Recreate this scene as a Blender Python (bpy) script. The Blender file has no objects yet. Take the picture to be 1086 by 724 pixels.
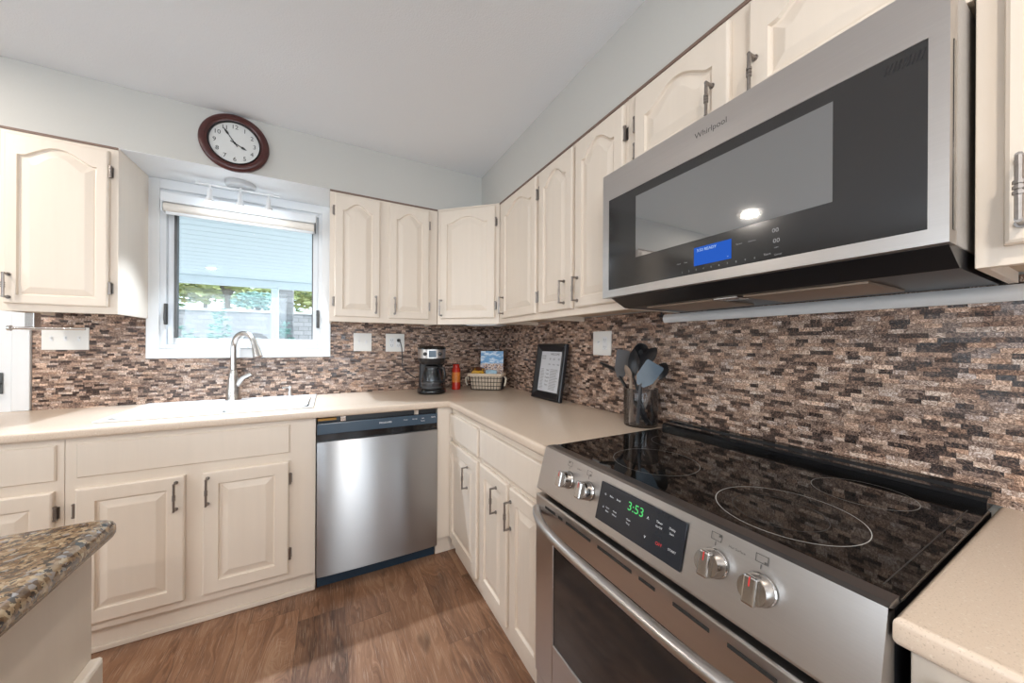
import bpy, bmesh, math, random
from mathutils import Matrix, Vector
PI = math.pi
rnd = random.Random(7)
S = bpy.context.scene
COL = S.collection

# ------------------------------------------------------------------ camera
cam_d = bpy.data.cameras.new('camera')
cam = bpy.data.objects.new('camera', cam_d)
COL.objects.link(cam)
cam_d.sensor_width = 36.0
cam_d.lens = 362.72 / 1086 * 36.0
cam_d.shift_y = 3.41 / 1086
cam_d.clip_start = 0.02
cam.matrix_world = (Matrix.Translation((-1.2345, -2.5538, 1.2447)) @ Matrix.Rotation(-math.radians(28.105), 4, 'Z')
                    @ Matrix.Rotation(PI / 2, 4, 'X') @ Matrix.Rotation(math.radians(0.309), 4, 'Z'))
S.camera = cam

# ------------------------------------------------------------------ exposure, world, lights
S.view_settings.view_transform = 'Standard'
S.view_settings.look = 'None'
S.view_settings.exposure = -0.22
S.view_settings.gamma = 1.0
S.view_settings.use_curve_mapping = False
S.cycles.use_denoising = True
S.cycles.sample_clamp_indirect = 6.0
S.cycles.max_bounces = 10
S.cycles.caustics_reflective = False
S.cycles.caustics_refractive = False

W = bpy.data.worlds.new('sky'); S.world = W; W.use_nodes = True
wb = W.node_tree.nodes['Background']
wb.inputs[0].default_value = (0.84, 0.93, 1.0, 1)
wb.inputs[1].default_value = 3.4

def lamp(name, kind, loc, target, power, color, size=None, size_y=None, spot=None, blend=0.5, angle=None):
    d = bpy.data.lights.new(name, kind); d.energy = power; d.color = color
    if kind == 'AREA':
        if size_y: d.shape = 'RECTANGLE'; d.size = size; d.size_y = size_y
        else: d.shape = 'DISK'; d.size = size
    elif size is not None and kind in ('POINT', 'SPOT'): d.shadow_soft_size = size
    if spot: d.spot_size = math.radians(spot); d.spot_blend = blend
    if angle is not None: d.angle = math.radians(angle)
    o = bpy.data.objects.new(name, d); COL.objects.link(o)
    o.location = loc
    o.rotation_euler = (Vector(target) - Vector(loc)).to_track_quat('-Z', 'Y').to_euler()
    return o

SUN = lamp('sun', 'SUN', (14, -9, 10), (0, 0, 0), 4.5, (1.0, 0.95, 0.86), angle=0.6)
# added fill at unseen rear and left windows; narrow panes shaped for dishwasher streaks
for rx, w_, z_, h_, p_ in ((-2.70, 1.46, 1.45, 1.46, 38), (-1.23, 0.26, 1.12, 1.96, 13), (-0.87, 0.26, 1.12, 1.96, 13)):
    lamp('rear_daylight_fill', 'AREA', (rx, -5.07, z_), (rx, 0, z_ + 2.0), p_, (0.76, 0.88, 1.0), w_, h_)
LEFT_FILL = lamp('left_daylight_fill', 'AREA', (-4.86, -2.6, 1.45), (0, -2.6, 3.0), 24, (0.78, 0.89, 1.0), 1.9, 1.3)
TRACK_GLOW = 0.45
DOWNLIGHTS = [(-2.87, -0.87), (-2.87, -2.75), (-1.15, -2.95), (-1.15, -4.3), (-2.87, -4.3)]
DOWN_POWER, DOWN_COL = 15.5, (1.0, 0.91, 0.81)
TRACK_POWER, TRACK_COL = 62.0, (0.74, 0.87, 1.0)

# ------------------------------------------------------------------ node helpers
class NT:
    def __init__(s, name):
        s.m = bpy.data.materials.new(name); s.m.use_nodes = True
        s.t = s.m.node_tree; s.t.nodes.clear()
        s.out = s.n('ShaderNodeOutputMaterial')
    def n(s, typ, **kw):
        nd = s.t.nodes.new(typ)
        for k, v in kw.items(): setattr(nd, k, v)
        return nd
    def put(s, sock, v):
        if hasattr(v, 'is_output') or isinstance(v, bpy.types.NodeSocket): s.t.links.new(v, sock)
        else: sock.default_value = v
    def math(s, op, a, b=0.0, c=None):
        nd = s.n('ShaderNodeMath', operation=op)
        s.put(nd.inputs[0], a); s.put(nd.inputs[1], b)
        if c is not None: s.put(nd.inputs[2], c)
        return nd.outputs[0]
    def coord(s, kind='Object'): return s.n('ShaderNodeTexCoord').outputs[kind]
    def sep(s, v):
        nd = s.n('ShaderNodeSeparateXYZ'); s.put(nd.inputs[0], v); return nd.outputs
    def comb(s, x, y, z):
        nd = s.n('ShaderNodeCombineXYZ')
        for i, v in enumerate((x, y, z)): s.put(nd.inputs[i], v)
        return nd.outputs[0]
    def mapping(s, v, scale=(1, 1, 1), loc=(0, 0, 0)):
        nd = s.n('ShaderNodeMapping'); s.put(nd.inputs[0], v)
        nd.inputs['Scale'].default_value = scale; nd.inputs['Location'].default_value = loc
        return nd.outputs[0]
    def noise(s, v, scale, detail=3.0, rough=0.55, dist=0.0):
        nd = s.n('ShaderNodeTexNoise'); s.put(nd.inputs['Vector'], v)
        nd.inputs['Scale'].default_value = scale; nd.inputs['Detail'].default_value = detail
        nd.inputs['Roughness'].default_value = rough; nd.inputs['Distortion'].default_value = dist
        return nd.outputs['Fac']
    def white(s, v):
        nd = s.n('ShaderNodeTexWhiteNoise', noise_dimensions='3D'); s.put(nd.inputs['Vector'], v)
        return nd.outputs['Value']
    def ramp(s, f, stops, interp='LINEAR'):
        nd = s.n('ShaderNodeValToRGB'); s.put(nd.inputs[0], f)
        cr = nd.color_ramp; cr.interpolation = interp
        while len(cr.elements) < len(stops): cr.elements.new(0.5)
        for e, (p, c) in zip(cr.elements, stops):
            e.position = p; e.color = (*c, 1) if len(c) == 3 else c
        return nd.outputs[0]
    def mix(s, f, a, b, mode='MIX'):
        nd = s.n('ShaderNodeMix', data_type='RGBA', blend_type=mode)
        s.put(nd.inputs[0], f)
        s.put(nd.inputs[6], a if not isinstance(a, tuple) else (*a, 1)); s.put(nd.inputs[7], b if not isinstance(b, tuple) else (*b, 1))
        return nd.outputs[2]
    def bump(s, h, strength=0.3, dist=0.001):
        nd = s.n('ShaderNodeBump'); nd.inputs['Strength'].default_value = strength
        nd.inputs['Distance'].default_value = dist; s.put(nd.inputs['Height'], h)
        return nd.outputs[0]
    def bsdf(s, color, rough=0.5, metal=0.0, normal=None, **kw):
        b = s.n('ShaderNodeBsdfPrincipled')
        s.put(b.inputs['Base Color'], (*color, 1) if isinstance(color, tuple) else color)
        s.put(b.inputs['Roughness'], rough); s.put(b.inputs['Metallic'], metal)
        if normal is not None: s.put(b.inputs['Normal'], normal)
        for k, v in kw.items():
            sock = b.inputs[k.replace('_', ' ')]
            s.put(sock, (*v, 1) if isinstance(v, tuple) and len(v) == 3 else v)
        s.t.links.new(b.outputs[0], s.out.inputs[0])
        return b

def simple(name, color, rough=0.5, metal=0.0, var=0.06, scale=30, bump=0.0, **kw):
    t = NT(name); c = t.coord()
    f = t.noise(c, scale, 3)
    lo = tuple(max(0, x * (1 - var)) for x in color); hi = tuple(min(1, x * (1 + var)) for x in color)
    t.bsdf(t.mix(f, lo, hi), rough, metal, t.bump(f, bump, 0.002) if bump else None, **kw)
    return t.m

def emit(name, color, strength):
    t = NT(name); e = t.n('ShaderNodeEmission'); e.inputs[0].default_value = (*color, 1); e.inputs[1].default_value = strength
    t.t.links.new(e.outputs[0], t.out.inputs[0]); return t.m

def tile_mat(name, axis):
    t = NT(name); c = t.coord(); x, y, z = t.sep(c)
    u = x if axis == 'x' else y
    h = 0.0112
    zr = t.math('DIVIDE', z, h); row = t.math('FLOOR', zr); fz = t.math('FRACT', zr)
    r1 = t.white(t.comb(row, 3.7, 1.1)); r2 = t.white(t.comb(row, 9.2, 4.4))
    w = t.math('MULTIPLY_ADD', r1, 0.016, 0.023)
    ur = t.math('ADD', t.math('DIVIDE', u, w), t.math('MULTIPLY', r2, 31.0))
    col = t.math('FLOOR', ur); fu = t.math('FRACT', ur)
    bid = t.white(t.comb(row, col, 2.0)); bid2 = t.white(t.comb(row, col, 7.7)); bid3 = t.white(t.comb(col, row, 5.1))
    # stone veins stay inside each brick: offset the noise by the brick id
    nv = t.n('ShaderNodeVectorMath', operation='ADD'); t.put(nv.inputs[0], c)
    t.put(nv.inputs[1], t.comb(t.math('MULTIPLY', bid, 9), t.math('MULTIPLY', bid2, 9), 0.0))
    vein = t.noise(nv.outputs[0], 95, 3, 0.7, 2.6)
    f = t.math('ADD', t.math('MULTIPLY', t.math('GREATER_THAN', bid, 0.2), t.math('MULTIPLY_ADD', bid, 0.56, 0.10)), t.math('MULTIPLY', t.math('SUBTRACT', vein, 0.5), 2.2))
    f = t.math('ADD', f, 0.15)
    colr = t.ramp(f, [(0.0, (0.016, 0.011, 0.010)), (0.22, (0.065, 0.042, 0.034)), (0.42, (0.18, 0.122, 0.096)),
                      (0.60, (0.31, 0.222, 0.172)), (0.80, (0.48, 0.37, 0.30)), (1.0, (0.80, 0.72, 0.65))])
    grey = t.ramp(bid3, [(0.0, (0.98, 0.95, 0.98)), (0.3, (1.08, 1.02, 0.98)), (1.0, (1.24, 1.04, 0.90))])
    colr = t.mix(1.0, colr, grey, 'MULTIPLY')
    gap = t.math('MAXIMUM', t.math('LESS_THAN', fz, 0.05), t.math('LESS_THAN', t.math('MULTIPLY', fu, w), 0.0008))
    colr = t.mix(t.math('MULTIPLY', gap, 0.45), colr, (0.06, 0.046, 0.04))
    ht = t.math('MULTIPLY', t.math('SUBTRACT', 1.0, gap), t.math('ADD', t.math('MULTIPLY', bid2, 0.8), 0.4))
    ht = t.math('ADD', ht, t.math('MULTIPLY', vein, 0.2))
    t.bsdf(colr, t.math('MULTIPLY_ADD', bid3, 0.35, 0.16), 0.0, t.bump(ht, 0.55, 0.0022))
    return t.m

def floor_mat():
    t = NT('oak_vinyl_plank'); c = t.coord(); x, y, z = t.sep(c)
    pw, pl = 0.188, 1.22
    xr = t.math('DIVIDE', t.math('ADD', x, 0.037), pw); pid = t.math('FLOOR', xr); fx = t.math('FRACT', xr)
    off = t.white(t.comb(pid, 1.3, 0.0))
    yr = t.math('ADD', t.math('DIVIDE', y, pl), t.math('MULTIPLY', off, 7.0)); qid = t.math('FLOOR', yr); fy = t.math('FRACT', yr)
    b = t.white(t.comb(pid, qid, 3.0))
    sx = t.math('ADD', x, t.math('MULTIPLY', b, 11.0))
    big = t.noise(t.comb(t.math('MULTIPLY', sx, 5.0), t.math('MULTIPLY', y, 1.1), b), 1.6, 3, 0.5, 0.8)
    warp = t.math('MULTIPLY', big, 0.32)
    g = t.noise(t.comb(t.math('MULTIPLY', t.math('ADD', sx, warp), 60.0), t.math('MULTIPLY', y, 2.4), 0.0), 1.0, 5, 0.65, 0.4)
    fine = t.noise(t.comb(t.math('MULTIPLY', sx, 330.0), t.math('MULTIPLY', y, 9.0), 0.0), 1.0, 2, 0.5)
    v = t.math('ADD', t.math('MULTIPLY', big, 0.55), t.math('MULTIPLY', g, 0.6))
    v = t.math('ADD', v, t.math('MULTIPLY', t.math('SUBTRACT', b, 0.5), 0.22))
    v = t.math('SUBTRACT', v, 0.08)
    colr = t.ramp(v, [(0.22, (0.055, 0.026, 0.014)), (0.40, (0.15, 0.074, 0.042)), (0.56, (0.28, 0.145, 0.082)), (0.78, (0.43, 0.265, 0.165))])
    colr = t.mix(t.math('MULTIPLY', t.math('GREATER_THAN', fine, 0.62), 0.35), colr, (0.5, 0.38, 0.29))
    kn = t.noise(t.comb(t.math('MULTIPLY', sx, 9.0), t.math('MULTIPLY', y, 3.4), 2.0), 1.0, 2, 0.5)
    colr = t.mix(t.ramp(kn, [(0.66, (0, 0, 0)), (0.78, (0.75, 0.75, 0.75))]), colr, (0.035, 0.018, 0.01))
    gap = t.math('MAXIMUM', t.math('LESS_THAN', fx, 0.009), t.math('LESS_THAN', fy, 0.002))
    colr = t.mix(t.math('MULTIPLY', gap, 0.45), colr, (0.05, 0.028, 0.018))
    t.bsdf(colr, t.math('MULTIPLY_ADD', g, 0.16, 0.25), 0.0, t.bump(t.math('ADD', g, fine), 0.12, 0.001))
    return t.m

def granite_mat():
    t = NT('granite'); c = t.coord()
    st = t.mapping(c, (0.8, 1.0, 1.0))
    a = t.noise(st, 30, 3, 0.6, 0.6); b = t.noise(c, 85, 3, 0.6, 0.3)
    vo = t.n('ShaderNodeTexVoronoi'); t.put(vo.inputs['Vector'], c); vo.inputs['Scale'].default_value = 150
    gid = t.sep(vo.outputs['Color'])[0]
    f = t.math('ADD', t.math('MULTIPLY', a, 0.75), t.math('MULTIPLY', gid, 0.34))
    base = t.ramp(f, [(0.36, (0.10, 0.055, 0.028)), (0.48, (0.25, 0.155, 0.08)), (0.60, (0.40, 0.285, 0.17)), (0.76, (0.55, 0.44, 0.29))])
    dark = t.math('MULTIPLY', t.math('GREATER_THAN', b, 0.50), t.math('GREATER_THAN', gid, 0.58))
    base = t.mix(t.math('MULTIPLY', dark, 0.92), base, (0.028, 0.018, 0.014))
    base = t.mix(t.math('MULTIPLY', t.math('LESS_THAN', gid, 0.06), 0.7), base, (0.42, 0.40, 0.38))
    t.bsdf(base, 0.16)
    return t.m

def counter_mat():
    t = NT('beige_solid_surface'); c = t.coord()
    d = t.noise(c, 420, 2, 0.5); e = t.noise(c, 190, 2, 0.5)
    base = t.mix(t.ramp(d, [(0.60, (0, 0, 0)), (0.68, (0.55, 0.55, 0.55))]), (0.70, 0.57, 0.455), (0.44, 0.335, 0.25))
    base = t.mix(t.ramp(e, [(0.62, (0, 0, 0)), (0.70, (0.5, 0.5, 0.5))]), base, (0.80, 0.71, 0.6))
    t.bsdf(base, 0.27)
    return t.m

def paint_mat(name, color, rough=0.36, grain=0.05):
    t = NT(name); c = t.coord()
    g = t.noise(t.mapping(c, (34, 34, 2.2)), 1.0, 4, 0.6); b = t.noise(c, 3.0, 2)
    f = t.math('ADD', t.math('MULTIPLY', g, 0.7), t.math('MULTIPLY', b, 0.3))
    lo = tuple(x * (1 - grain * 1.3) for x in color); hi = tuple(min(1, x * (1 + grain)) for x in color)
    t.bsdf(t.mix(f, lo, hi), rough, 0.0, t.bump(g, 0.05, 0.001))
    return t.m

def steel_mat(name, color, rough, scale, aniso=0.0, strength=0.08):
    t = NT(name); c = t.coord()
    g = t.noise(t.mapping(c, scale), 1.0, 3, 0.6)
    b = t.bsdf(t.mix(g, tuple(x * (0.985 if aniso else 0.93) for x in color), tuple(min(1, x * (1.01 if aniso else 1.05)) for x in color)),
               rough if aniso else t.math('MULTIPLY_ADD', g, 0.12, rough - 0.06), 1.0, t.bump(g, strength, 0.0006) if strength else None)
    if aniso:
        b.inputs['Anisotropic'].default_value = aniso
        tg = t.n('ShaderNodeTangent', direction_type='UV_MAP', uv_map='brush'); t.t.links.new(tg.outputs[0], b.inputs['Tangent'])
    return t.m

def glass_mat(name, tint=(1, 1, 1), refl=1.0, ior=1.45):
    t = NT(name)
    tr = t.n('ShaderNodeBsdfTransparent'); tr.inputs[0].default_value = (*tint, 1)
    gl = t.n('ShaderNodeBsdfGlossy'); gl.inputs['Roughness'].default_value = 0.02
    fr = t.n('ShaderNodeFresnel'); fr.inputs[0].default_value = ior
    mx = t.n('ShaderNodeMixShader')
    t.t.links.new(t.math('MULTIPLY', fr.outputs[0], refl), mx.inputs[0])
    t.t.links.new(tr.outputs[0], mx.inputs[1]); t.t.links.new(gl.outputs[0], mx.inputs[2])
    t.t.links.new(mx.outputs[0], t.out.inputs[0])
    return t.m

def plaster_mat(name, color, rough, scale, strength):
    t = NT(name); c = t.coord(); g = t.noise(c, scale, 3, 0.6)
    t.bsdf(t.mix(g, tuple(x * 0.97 for x in color), color), rough, 0.0, t.bump(g, strength, 0.004))
    return t.m

def stone_wall_mat():
    t = NT('stacked_block'); c = t.coord(); x, y, z = t.sep(c)
    br = t.n('ShaderNodeTexBrick'); t.put(br.inputs['Vector'], t.comb(x, z, 0.0))
    br.inputs['Scale'].default_value = 2.6
    br.inputs['Color1'].default_value = (0.22, 0.22, 0.23, 1); br.inputs['Color2'].default_value = (0.34, 0.33, 0.345, 1)
    br.inputs['Mortar'].default_value = (0.14, 0.14, 0.15, 1); br.inputs['Mortar Size'].default_value = 0.02
    n = t.noise(c, 14, 3)
    t.bsdf(t.mix(t.math('MULTIPLY', n, 0.4), br.outputs[0], (0.48, 0.47, 0.48)), 0.9, 0.0, t.bump(n, 0.4, 0.02))
    return t.m

def picture_mat(name):   # holiday booklet cover: sky above a crowded beach
    t = NT(name); c = t.coord(); x, y, z = t.sep(c)
    n = t.noise(c, 90, 3, 0.7); cl = t.noise(t.mapping(c, (1, 1, 2.4)), 26, 3)
    sky = t.mix(t.ramp(cl, [(0.45, (0, 0, 0)), (0.62, (1, 1, 1))]), (0.13, 0.34, 0.62), (0.62, 0.75, 0.86))
    crowd = t.ramp(n, [(0.3, (0.03, 0.05, 0.12)), (0.42, (0.42, 0.22, 0.13)), (0.5, (0.75, 0.62, 0.5)), (0.58, (0.10, 0.22, 0.45)), (0.7, (0.8, 0.75, 0.7))], 'CONSTANT')
    t.bsdf(t.mix(t.math('LESS_THAN', z, t.math('MULTIPLY_ADD', n, 0.05, 0.09)), sky, crowd), 0.3)
    return t.m

M = {}
M['paint'] = paint_mat('cream_paint', (0.80, 0.70, 0.595))
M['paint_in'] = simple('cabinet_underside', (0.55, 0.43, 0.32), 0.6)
M['gap_shade'] = simple('brown_gap_shade', (0.20, 0.13, 0.10), 0.6)  # brown stands in for shade in the gap below the soffit
M['wall'] = plaster_mat('wall_paint', (0.57, 0.555, 0.52), 0.75, 120, 0.08)
M['ceil'] = plaster_mat('ceiling_paint', (0.84, 0.86, 0.885), 0.85, 160, 0.35)
M['white'] = simple('white_trim', (0.80, 0.81, 0.82), 0.35, var=0.02)
M['vinyl'] = simple('white_vinyl', (0.77, 0.79, 0.81), 0.3, var=0.02)
M['tile_x'] = tile_mat('mosaic_back', 'x'); M['tile_y'] = tile_mat('mosaic_right', 'y')
M['floor'] = floor_mat(); M['granite'] = granite_mat(); M['counter'] = counter_mat()
M['sink'] = simple('white_sink', (0.86, 0.86, 0.85), 0.14, var=0.01)
M['pewter'] = simple('pewter', (0.30, 0.27, 0.25), 0.32, 1.0, 0.25, 120)
M['nickel'] = simple('brushed_nickel', (0.62, 0.60, 0.58), 0.24, 1.0)
M['canopy'] = simple('canopy_grey', (0.50, 0.51, 0.52), 0.4, var=0.02)
M['knobm'] = simple('knob_metal', (0.50, 0.48, 0.46), 0.16, 1.0, 0.03)
M['chrome'] = simple('chrome', (0.80, 0.80, 0.80), 0.08, 1.0, 0.02)
M['steel'] = steel_mat('stainless_steel', (0.55, 0.52, 0.50), 0.31, (3, 3, 420))
M['steel_dw'] = steel_mat('dishwasher_steel', (0.46, 0.46, 0.465), 0.35, (2, 2, 500), 1.0, 0.0)
M['mwside'] = simple('microwave_case', (0.40, 0.37, 0.34), 0.5, 0.25, var=0.15, scale=200)
M['steel_dk'] = steel_mat('dark_steel_trim', (0.30, 0.285, 0.28), 0.36, (300, 3, 300))
M['black'] = simple('black_plastic', (0.012, 0.012, 0.014), 0.32)
M['black_gloss'] = simple('black_gloss', (0.006, 0.006, 0.007), 0.08)
M['ctop'] = simple('ceramic_glass', (0.004, 0.0035, 0.003), 0.03, var=0.3, Specular_IOR_Level=0.42)
M['ring'] = simple('burner_ring', (0.50, 0.49, 0.47), 0.4)
M['ring_mid'] = simple('burner_ring_soft', (0.24, 0.235, 0.22), 0.4)
M['ring_dim'] = simple('burner_ring_faint', (0.045, 0.042, 0.04), 0.4)
M['ctrl'] = simple('control_glass', (0.012, 0.014, 0.02), 0.12)
M['mwglass'] = simple('microwave_glass', (0.012, 0.011, 0.011), 0.11, var=0.5, scale=14, IOR=1.75)
M['mwwin'] = simple('microwave_window', (0.05, 0.052, 0.055), 0.035, var=0.02, Specular_IOR_Level=1.0, IOR=2.3)
M['ovenglass'] = simple('oven_glass', (0.012, 0.012, 0.013), 0.06, var=0.2, Specular_IOR_Level=0.8)
M['dwblue'] = simple('dishwasher_control', (0.045, 0.075, 0.11), 0.22)
M['dwkick'] = simple('dishwasher_kick', (0.010, 0.030, 0.055), 0.45)
M['filter'] = steel_mat('grease_filter', (0.42, 0.33, 0.26), 0.5, (160, 160, 160), 0, 0.4)
M['plate'] = simple('wall_plate', (0.83, 0.82, 0.79), 0.3, var=0.02)
M['wood_red'] = simple('red_brown_wood', (0.065, 0.016, 0.014), 0.28, var=0.35, scale=40)
M['clockface'] = simple('clock_face', (0.68, 0.68, 0.66), 0.4, var=0.02)
M['ink'] = simple('ink', (0.02, 0.02, 0.02), 0.5)
M['greyink'] = simple('grey_print', (0.22, 0.22, 0.22), 0.5)
M['whiteink'] = simple('white_print', (0.75, 0.76, 0.78), 0.5)
M['dimink'] = simple('dim_print', (0.30, 0.30, 0.31), 0.5)
M['darkprint'] = simple('steel_print', (0.09, 0.085, 0.08), 0.4)
M['redink'] = simple('red_print', (0.55, 0.03, 0.03), 0.4)
M['bulb'] = emit('lit_led', (0.90, 0.95, 1.0), 9.0)
M['down'] = emit('downlight_lens', (1.0, 0.95, 0.88), 9.0)
M['lcd'] = emit('blue_display', (0.03, 0.13, 0.62), 1.0)
M['lcdtext'] = emit('display_text', (0.55, 0.75, 1.0), 1.1)
M['led'] = emit('green_digits', (0.15, 0.9, 0.25), 0.9)
M['pane'] = glass_mat('window_glass', (0.93, 0.97, 0.99), 1.0)
M['jar'] = glass_mat('smoked_jar', (0.86, 0.86, 0.87), 0.8)
M['carafe'] = glass_mat('carafe_glass', (0.72, 0.74, 0.76), 1.6)
M['rubber'] = simple('dark_utensil_nylon', (0.016, 0.016, 0.018), 0.35)
M['greyutensil'] = simple('grey_utensil', (0.12, 0.12, 0.125), 0.38)
M['turner'] = simple('sky_tinted_turner', (0.32, 0.43, 0.55), 0.22, 0.6)  # sky reflection put into the base colour
M['woodutensil'] = simple('utensil_wood', (0.34, 0.25, 0.19), 0.5, var=0.2)
M['can_red'] = simple('red_can', (0.55, 0.03, 0.015), 0.25)
M['can_orange'] = simple('orange_label', (0.72, 0.20, 0.03), 0.35, var=0.5, scale=60)
M['linen'] = simple('linen_liner', (0.62, 0.50, 0.38), 0.9, var=0.12, scale=90, bump=0.3)
M['wire'] = simple('black_wire', (0.02, 0.016, 0.014), 0.45)
M['ribbon'] = simple('cream_ribbon', (0.70, 0.62, 0.5), 0.8)
M['bag'] = simple('yellow_wrapper', (0.72, 0.34, 0.03), 0.25, var=0.6, scale=45)
M['bagdark'] = simple('dark_wrapper', (0.10, 0.035, 0.015), 0.3)
M['packet'] = simple('pale_blue_packet', (0.40, 0.58, 0.78), 0.35, var=0.5, scale=60)
M['picture'] = picture_mat('booklet_cover')
M['paper'] = simple('paper', (0.62, 0.63, 0.66), 0.6, var=0.03)
M['blind'] = simple('blind_fabric', (0.78, 0.72, 0.65), 0.7)
M['bronze'] = simple('dark_lock', (0.10, 0.10, 0.10), 0.4, 0.6)
M['patio'] = simple('patio_paint', (0.85, 0.91, 0.94), 0.6, var=0.02)
M['soil'] = simple('soil', (0.34, 0.29, 0.22), 0.95, var=0.3, scale=6)
M['concrete'] = simple('concrete', (0.66, 0.66, 0.65), 0.9, var=0.1, scale=8)
M['stone'] = stone_wall_mat()
M['bark'] = simple('bark', (0.24, 0.21, 0.18), 0.9, var=0.3)
M['leaf_a'] = simple('leaf_yellow_green', (0.52, 0.58, 0.27), 0.6, var=0.35, scale=3)
M['leaf_b'] = simple('leaf_green', (0.32, 0.46, 0.26), 0.6, var=0.35, scale=3)
M['leaf_c'] = simple('leaf_blue_green', (0.24, 0.42, 0.38), 0.6, var=0.35, scale=3)
M['gap'] = simple('shadow_gap', (0.02, 0.018, 0.016), 0.8)
M['brass'] = simple('brass_bracket', (0.28, 0.14, 0.03), 0.35, 0.7)

# ------------------------------------------------------------------ mesh helpers
WM = {}                                   # world matrix of every object that has children
class MB:
    def __init__(s): s.bm = bmesh.new()
    def _new(s, fn, mat=None):
        old = set(s.bm.verts); fn(); vs = [v for v in s.bm.verts if v not in old]
        if mat is not None:
            for v in vs: v.co = mat @ v.co
        return vs
    def box(s, x0, x1, y0, y1, z0, z1, bev=0.0, mat=None, seg=2):
        x0, x1 = sorted((x0, x1)); y0, y1 = sorted((y0, y1)); z0, z1 = sorted((z0, z1))
        r = bmesh.ops.create_cube(s.bm, size=1.0); vs = r['verts']
        for v in vs:
            v.co = Vector(((x0 + x1) / 2 + v.co.x * (x1 - x0), (y0 + y1) / 2 + v.co.y * (y1 - y0), (z0 + z1) / 2 + v.co.z * (z1 - z0)))
        if bev > 0:
            es = list({e for v in vs for e in v.link_edges})
            rr = bmesh.ops.bevel(s.bm, geom=es, offset=bev, segments=seg, affect='EDGES', profile=0.5)
            vs = list({v for f in rr['faces'] for v in f.verts} | {v for v in vs if v.is_valid})
        if mat is not None:
            for v in vs: v.co = mat @ v.co
        return s
    def loops(s, loops, cap0=True, cap1=True, closed=True, mat=None):
        rows = [[s.bm.verts.new(mat @ Vector(p) if mat is not None else Vector(p)) for p in L] for L in loops]
        n = len(rows[0])
        for a, b in zip(rows, rows[1:]):
            for i in range(n if closed else n - 1):
                j = (i + 1) % n
                try: s.bm.faces.new((a[i], a[j], b[j], b[i]))
                except ValueError: pass
        if cap0: s.bm.faces.new(list(reversed(rows[0])))
        if cap1: s.bm.faces.new(rows[-1])
        return s
    def prism(s, poly, d, mat=None):       # poly in the xy plane, from z=0 to z=d
        return s.loops([[(x, y, 0) for x, y in poly], [(x, y, d) for x, y in poly]], mat=mat)
    def lathe(s, prof, mat=None, seg=24, cap0=True, cap1=True):
        L = [[(r * math.cos(2 * PI * i / seg), r * math.sin(2 * PI * i / seg), z) for i in range(seg)] for r, z in prof]
        return s.loops(L, cap0, cap1, mat=mat)
    def tube(s, pts, r, seg=8, mat=None, sx=1.0):
        pts = [Vector(p) for p in pts]; n = len(pts)
        rs = r if isinstance(r, (list, tuple)) else [r] * n
        tang = []
        for i in range(n):
            a = pts[max(i - 1, 0)]; b = pts[min(i + 1, n - 1)]; tang.append((b - a).normalized())
        t0 = tang[0]; ref = Vector((0, 0, 1)) if abs(t0.z) < 0.9 else Vector((1, 0, 0))
        u = t0.cross(ref).normalized(); L = []
        for i in range(n):
            u = (u - tang[i] * u.dot(tang[i])).normalized(); v = tang[i].cross(u)
            L.append([tuple(pts[i] + (u * math.cos(2 * PI * k / seg) * sx + v * math.sin(2 * PI * k / seg)) * rs[i]) for k in range(seg)])
        return s.loops(L, mat=mat)
    def build(s, name, m, parent=None, origin=None, smooth=False, angle=35, fix=True):
        if fix: bmesh.ops.recalc_face_normals(s.bm, faces=s.bm.faces)
        if parent is not None: inv = WM[parent].inverted(); base = WM[parent]
        else:
            base = Matrix.Translation(origin) if origin is not None else Matrix.Identity(4); inv = base.inverted()
        s.bm.transform(inv)
        me = bpy.data.meshes.new(name); s.bm.to_mesh(me); s.bm.free()
        me.materials.append(m)
        if smooth:
            for p in me.polygons: p.use_smooth = True
            try: me.set_sharp_from_angle(angle=math.radians(angle))
            except Exception: pass
        o = bpy.data.objects.new(name, me); COL.objects.link(o)
        if parent is not None: o.parent = parent
        else: o.matrix_world = base
        WM[o] = base
        return o

def tag(o, label, cat, group=None):
    o['label'] = label; o['category'] = cat
    if group: o['group'] = group
    return o
def thing(name, label, cat, loc, rotz=0.0, group=None):
    o = bpy.data.objects.new(name, None); COL.objects.link(o)
    o.empty_display_size = 0.05
    WM[o] = Matrix.Translation(loc) @ Matrix.Rotation(rotz, 4, 'Z'); o.matrix_world = WM[o]
    return tag(o, label, cat, group)
def struct(o):
    o['kind'] = 'structure'; return o
def lab(o, label):
    o['label'] = label; return o
def frame(o, u, v, n):                    # local (a, b, c) -> o + a*u + b*v + c*n
    m = Matrix.Identity(4)
    for i, w in enumerate((u, v, n, o)):
        w = Vector(w)
        for k in range(3): m[k][i] = w[k]
    return m

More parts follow.
